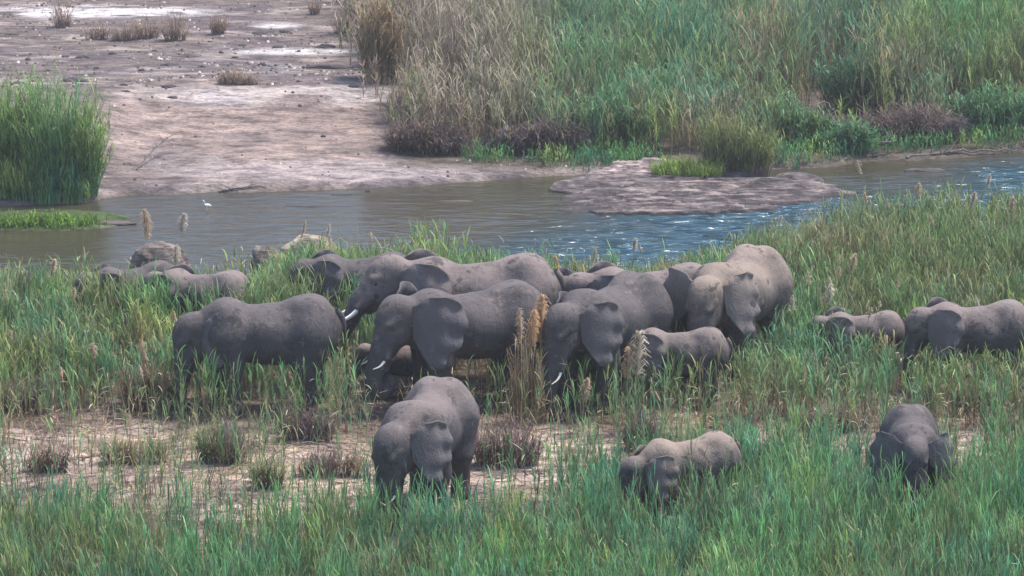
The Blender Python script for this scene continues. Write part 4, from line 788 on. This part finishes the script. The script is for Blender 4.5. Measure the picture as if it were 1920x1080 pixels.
# driftwood
def branch(label, pts, r0, seed, mat=M_bark, twigs=4):
    r = np.random.default_rng(seed); W_ = [np.array(ground(a, b_)) for a, b_, _ in pts]
    for q, (_, _, dz) in zip(W_, pts): q[2] = max(q[2], WL) + dz
    o0 = W_[0].copy(); cv = bez([q - o0 for q in W_], 16) + r.normal(0, r0 * .6, (16, 3)); ps = [tube(cv, np.linspace(r0, r0 * .35, 16), 7)]
    for _ in range(twigs):
        i = r.integers(4, 14); d = r.normal(0, 1, 3); d[2] = abs(d[2]); d /= np.linalg.norm(d); L = r0 * 10 * (.5 + r.random()); ps.append(tube([cv[i], cv[i] + d * L * .5, cv[i] + d * L + np.array([0, 0, -.02])], [r0 * .45, r0 * .3, r0 * .1], 5))
    V, Q = cat_mesh(ps); o = link('dead_branch', mesh_np('dead_branch', V, Q, None, True), mat); o.location = o0; return tag(o, label, 'branch')
branch('forked grey driftwood at the waterline of the far right bank', [(1638, 297, .05), (1655, 290, .3), (1680, 286, .35)], .05, 1)
branch('pale fallen stem along the far bank waterline, right', [(1700, 297, .02), (1800, 291, .06), (1915, 285, .04)], .045, 2, twigs=3)
branch('fallen dead stem on the near left sand', [(640, 845, .05), (555, 850, .18), (440, 910, .04)], .022, 3)
branch('pale straight pole lying on the far bank under the reeds', [(985, 303, .08), (1030, 301, .1), (1075, 298, .12)], .035, 4, twigs=1)
branch('dark stick at the shore of the bare bank', [(412, 361, .02), (450, 359, .05), (500, 357, .03)], .03, 5, twigs=3)
branch('dead stems tumbled on the bare bank by the left reed clump', [(255, 320, .05), (290, 300, .3), (325, 285, .5)], .025, 6, twigs=7)
branch('long dead stem leaning in the dry far reeds', [(1000, 262, .9), (1060, 250, 1.2), (1110, 275, .3)], .04, 7, twigs=5)
branch('crooked dead stems on the bare gap of the far bank', [(1500, 250, .1), (1545, 235, .7), (1580, 262, .2)], .04, 8, twigs=6)

# white birds
def bird(label, x, y, z, k, rz):
    root = bpy.data.objects.new('water_bird', None); C.objects.link(root); root.location = (x, y, z); root.rotation_euler.z = R(rz); tag(root, label, 'bird')
    bf = Field((-.35, -.16, -.02), (.35, .16, .60), .011); bf.ell((-.02, 0, .26), (.15, .07, .08), .03); bf.cone((-.12, 0, .25), (-.25, 0, .20), .04, .012, .03); bf.cone((.09, 0, .29), (.12, 0, .42), .032, .02, .03); bf.cone((.12, 0, .42), (.15, 0, .49), .02, .02, .02); bf.ell((.165, 0, .50), (.04, .026, .028), .02)
    for sg in (-1, 1): bf.cone((0, sg * .03, .2), (.01, sg * .03, 0), .012, .010, .01)
    V, Q = bf.mesh(); link('body', mesh_np('body', V * k, Q, None, True), M_feather, root); V, Q = tube([(.195, 0, .50), (.28, 0, .49)], [.011, .003], 6); link('bill', mesh_np('bill', V * k, Q), M_bill, root)
bx, by = at_z(388, 388, WL + .1); bird('small white bird standing in the calm brown water', bx, by, WL, .55, 200)
bx, by, bz = ground(1690, 716); bird('white egret standing in the grass between the two right hand elephants', bx, by, bz + .22, .8, 215)

# riverine trees behind the far plain
def mat_crown():
    m, t, b = newmat('crown_leaf'); a = N(t, 'ShaderNodeAttribute', attribute_name='Col'); t.links.new(a.outputs['Color'], b.inputs['Base Color']); b.inputs['Roughness'].default_value = .6; return m
M_crown = mat_crown()
for i in range(17):
    r = np.random.default_rng(900 + i); tx = -40 + 3.1 * i + r.normal(0, .5); ty = 123 + 3 * (i % 2) + r.normal(0, .8); tz = hz(tx, ty); TH = 9 + 4 * r.random()
    ps = [tube(bez([(0, 0, -.2), (.2 * r.normal(), .2, TH * .3), (.5 * r.normal(), 0, TH * .75)], 10), np.linspace(.26, .09, 10), 8)]
    tips = []
    for k in range(9):
        a = r.random() * 6.28; e = .5 + .5 * r.random(); L = TH * (.25 + .2 * r.random()); b0 = np.array([0, .1, TH * (.12 + .6 * r.random())]); tip = b0 + L * np.array([math.cos(a) * math.cos(e), math.sin(a) * math.cos(e), math.sin(e)]); tips.append(tip)
        ps.append(tube(bez([b0, (b0 + tip) / 2 + r.normal(0, .2, 3), tip], 7), np.linspace(.09, .02, 7), 5))
    root = bpy.data.objects.new('riverine_tree', None); C.objects.link(root); root.location = (tx, ty, tz); tag(root, 'dark tree trunk in the shaded row along the top edge behind the bare plain', 'tree', 'dark trees along the top edge')
    V, Q = cat_mesh(ps); link('trunk', mesh_np('trunk', V, Q, None, True), M_bark, root)
    n = 5200; ci = r.integers(0, len(tips), n); P = np.array(tips)[ci] + r.normal(0, 1, (n, 3)) * np.array([TH * .11, TH * .11, TH * .085]); u = r.normal(0, 1, (n, 3)); u /= np.linalg.norm(u, axis=1)[:, None]; v = np.cross(u, r.normal(0, 1, (n, 3))); v /= np.linalg.norm(v, axis=1)[:, None]
    q_ = .13; V = np.stack([P - u * q_, P - v * q_ * .5, P + u * q_, P + v * q_ * .5], 1).reshape(-1, 3); cc = np.repeat(A(.05, .075, .03) * (.6 + .9 * r.random(n))[:, None], 4, 0)
    link('crown', mesh_np('crown', V, np.arange(4 * n).reshape(n, 4), cc), M_crown, root)

# dark thicket behind the far plain
rng = np.random.default_rng(5)
x, y = scatter(2600, -34, -5, 119, 133); z = hgt(x, y); gxp, gyp = pix(x, y, z); k = (gyp < 6) ; x, y, z = x[k], y[k], z[k]
h = 1.5 + 1.6 * rng.random(len(x)); cg = palette(x, y, rng, [(A(.03, .045, .03), .4), (A(.05, .045, .045), .3)], 3, 700); cs = cg * .6 + A(.05, .04, .045) * .5
V, Fq, col = both(*reeds(x, y, z, h, 12, .6, .09, cg, cs, rng, lean=.12, t0=.12, stemw=.05))
me = mesh_np('far_thicket', V, Fq, col); tag(link('far_thicket', me, M_leaf), 'dark thicket along the top edge behind the bare plain', 'thicket', kind='stuff')

# thin humid air over the valley
bm = bmesh.new(); bmesh.ops.create_cube(bm, size=1, matrix=Matrix.Translation((0, 750, 30)) @ Matrix.Diagonal((1900, 2200, 72, 1)))
me = bpy.data.meshes.new('haze'); bm.to_mesh(me); bm.free(); m, t, b = newmat('haze_air'); t.nodes.remove(b)
pv = N(t, 'ShaderNodeVolumePrincipled'); pv.inputs['Density'].default_value = .00055; pv.inputs['Color'].default_value = (.93, .95, 1, 1); pv.inputs['Anisotropy'].default_value = .2
t.links.new(pv.outputs[0], t.nodes['Material Output'].inputs['Volume']); tag(link('haze', me, m), kind='stuff')
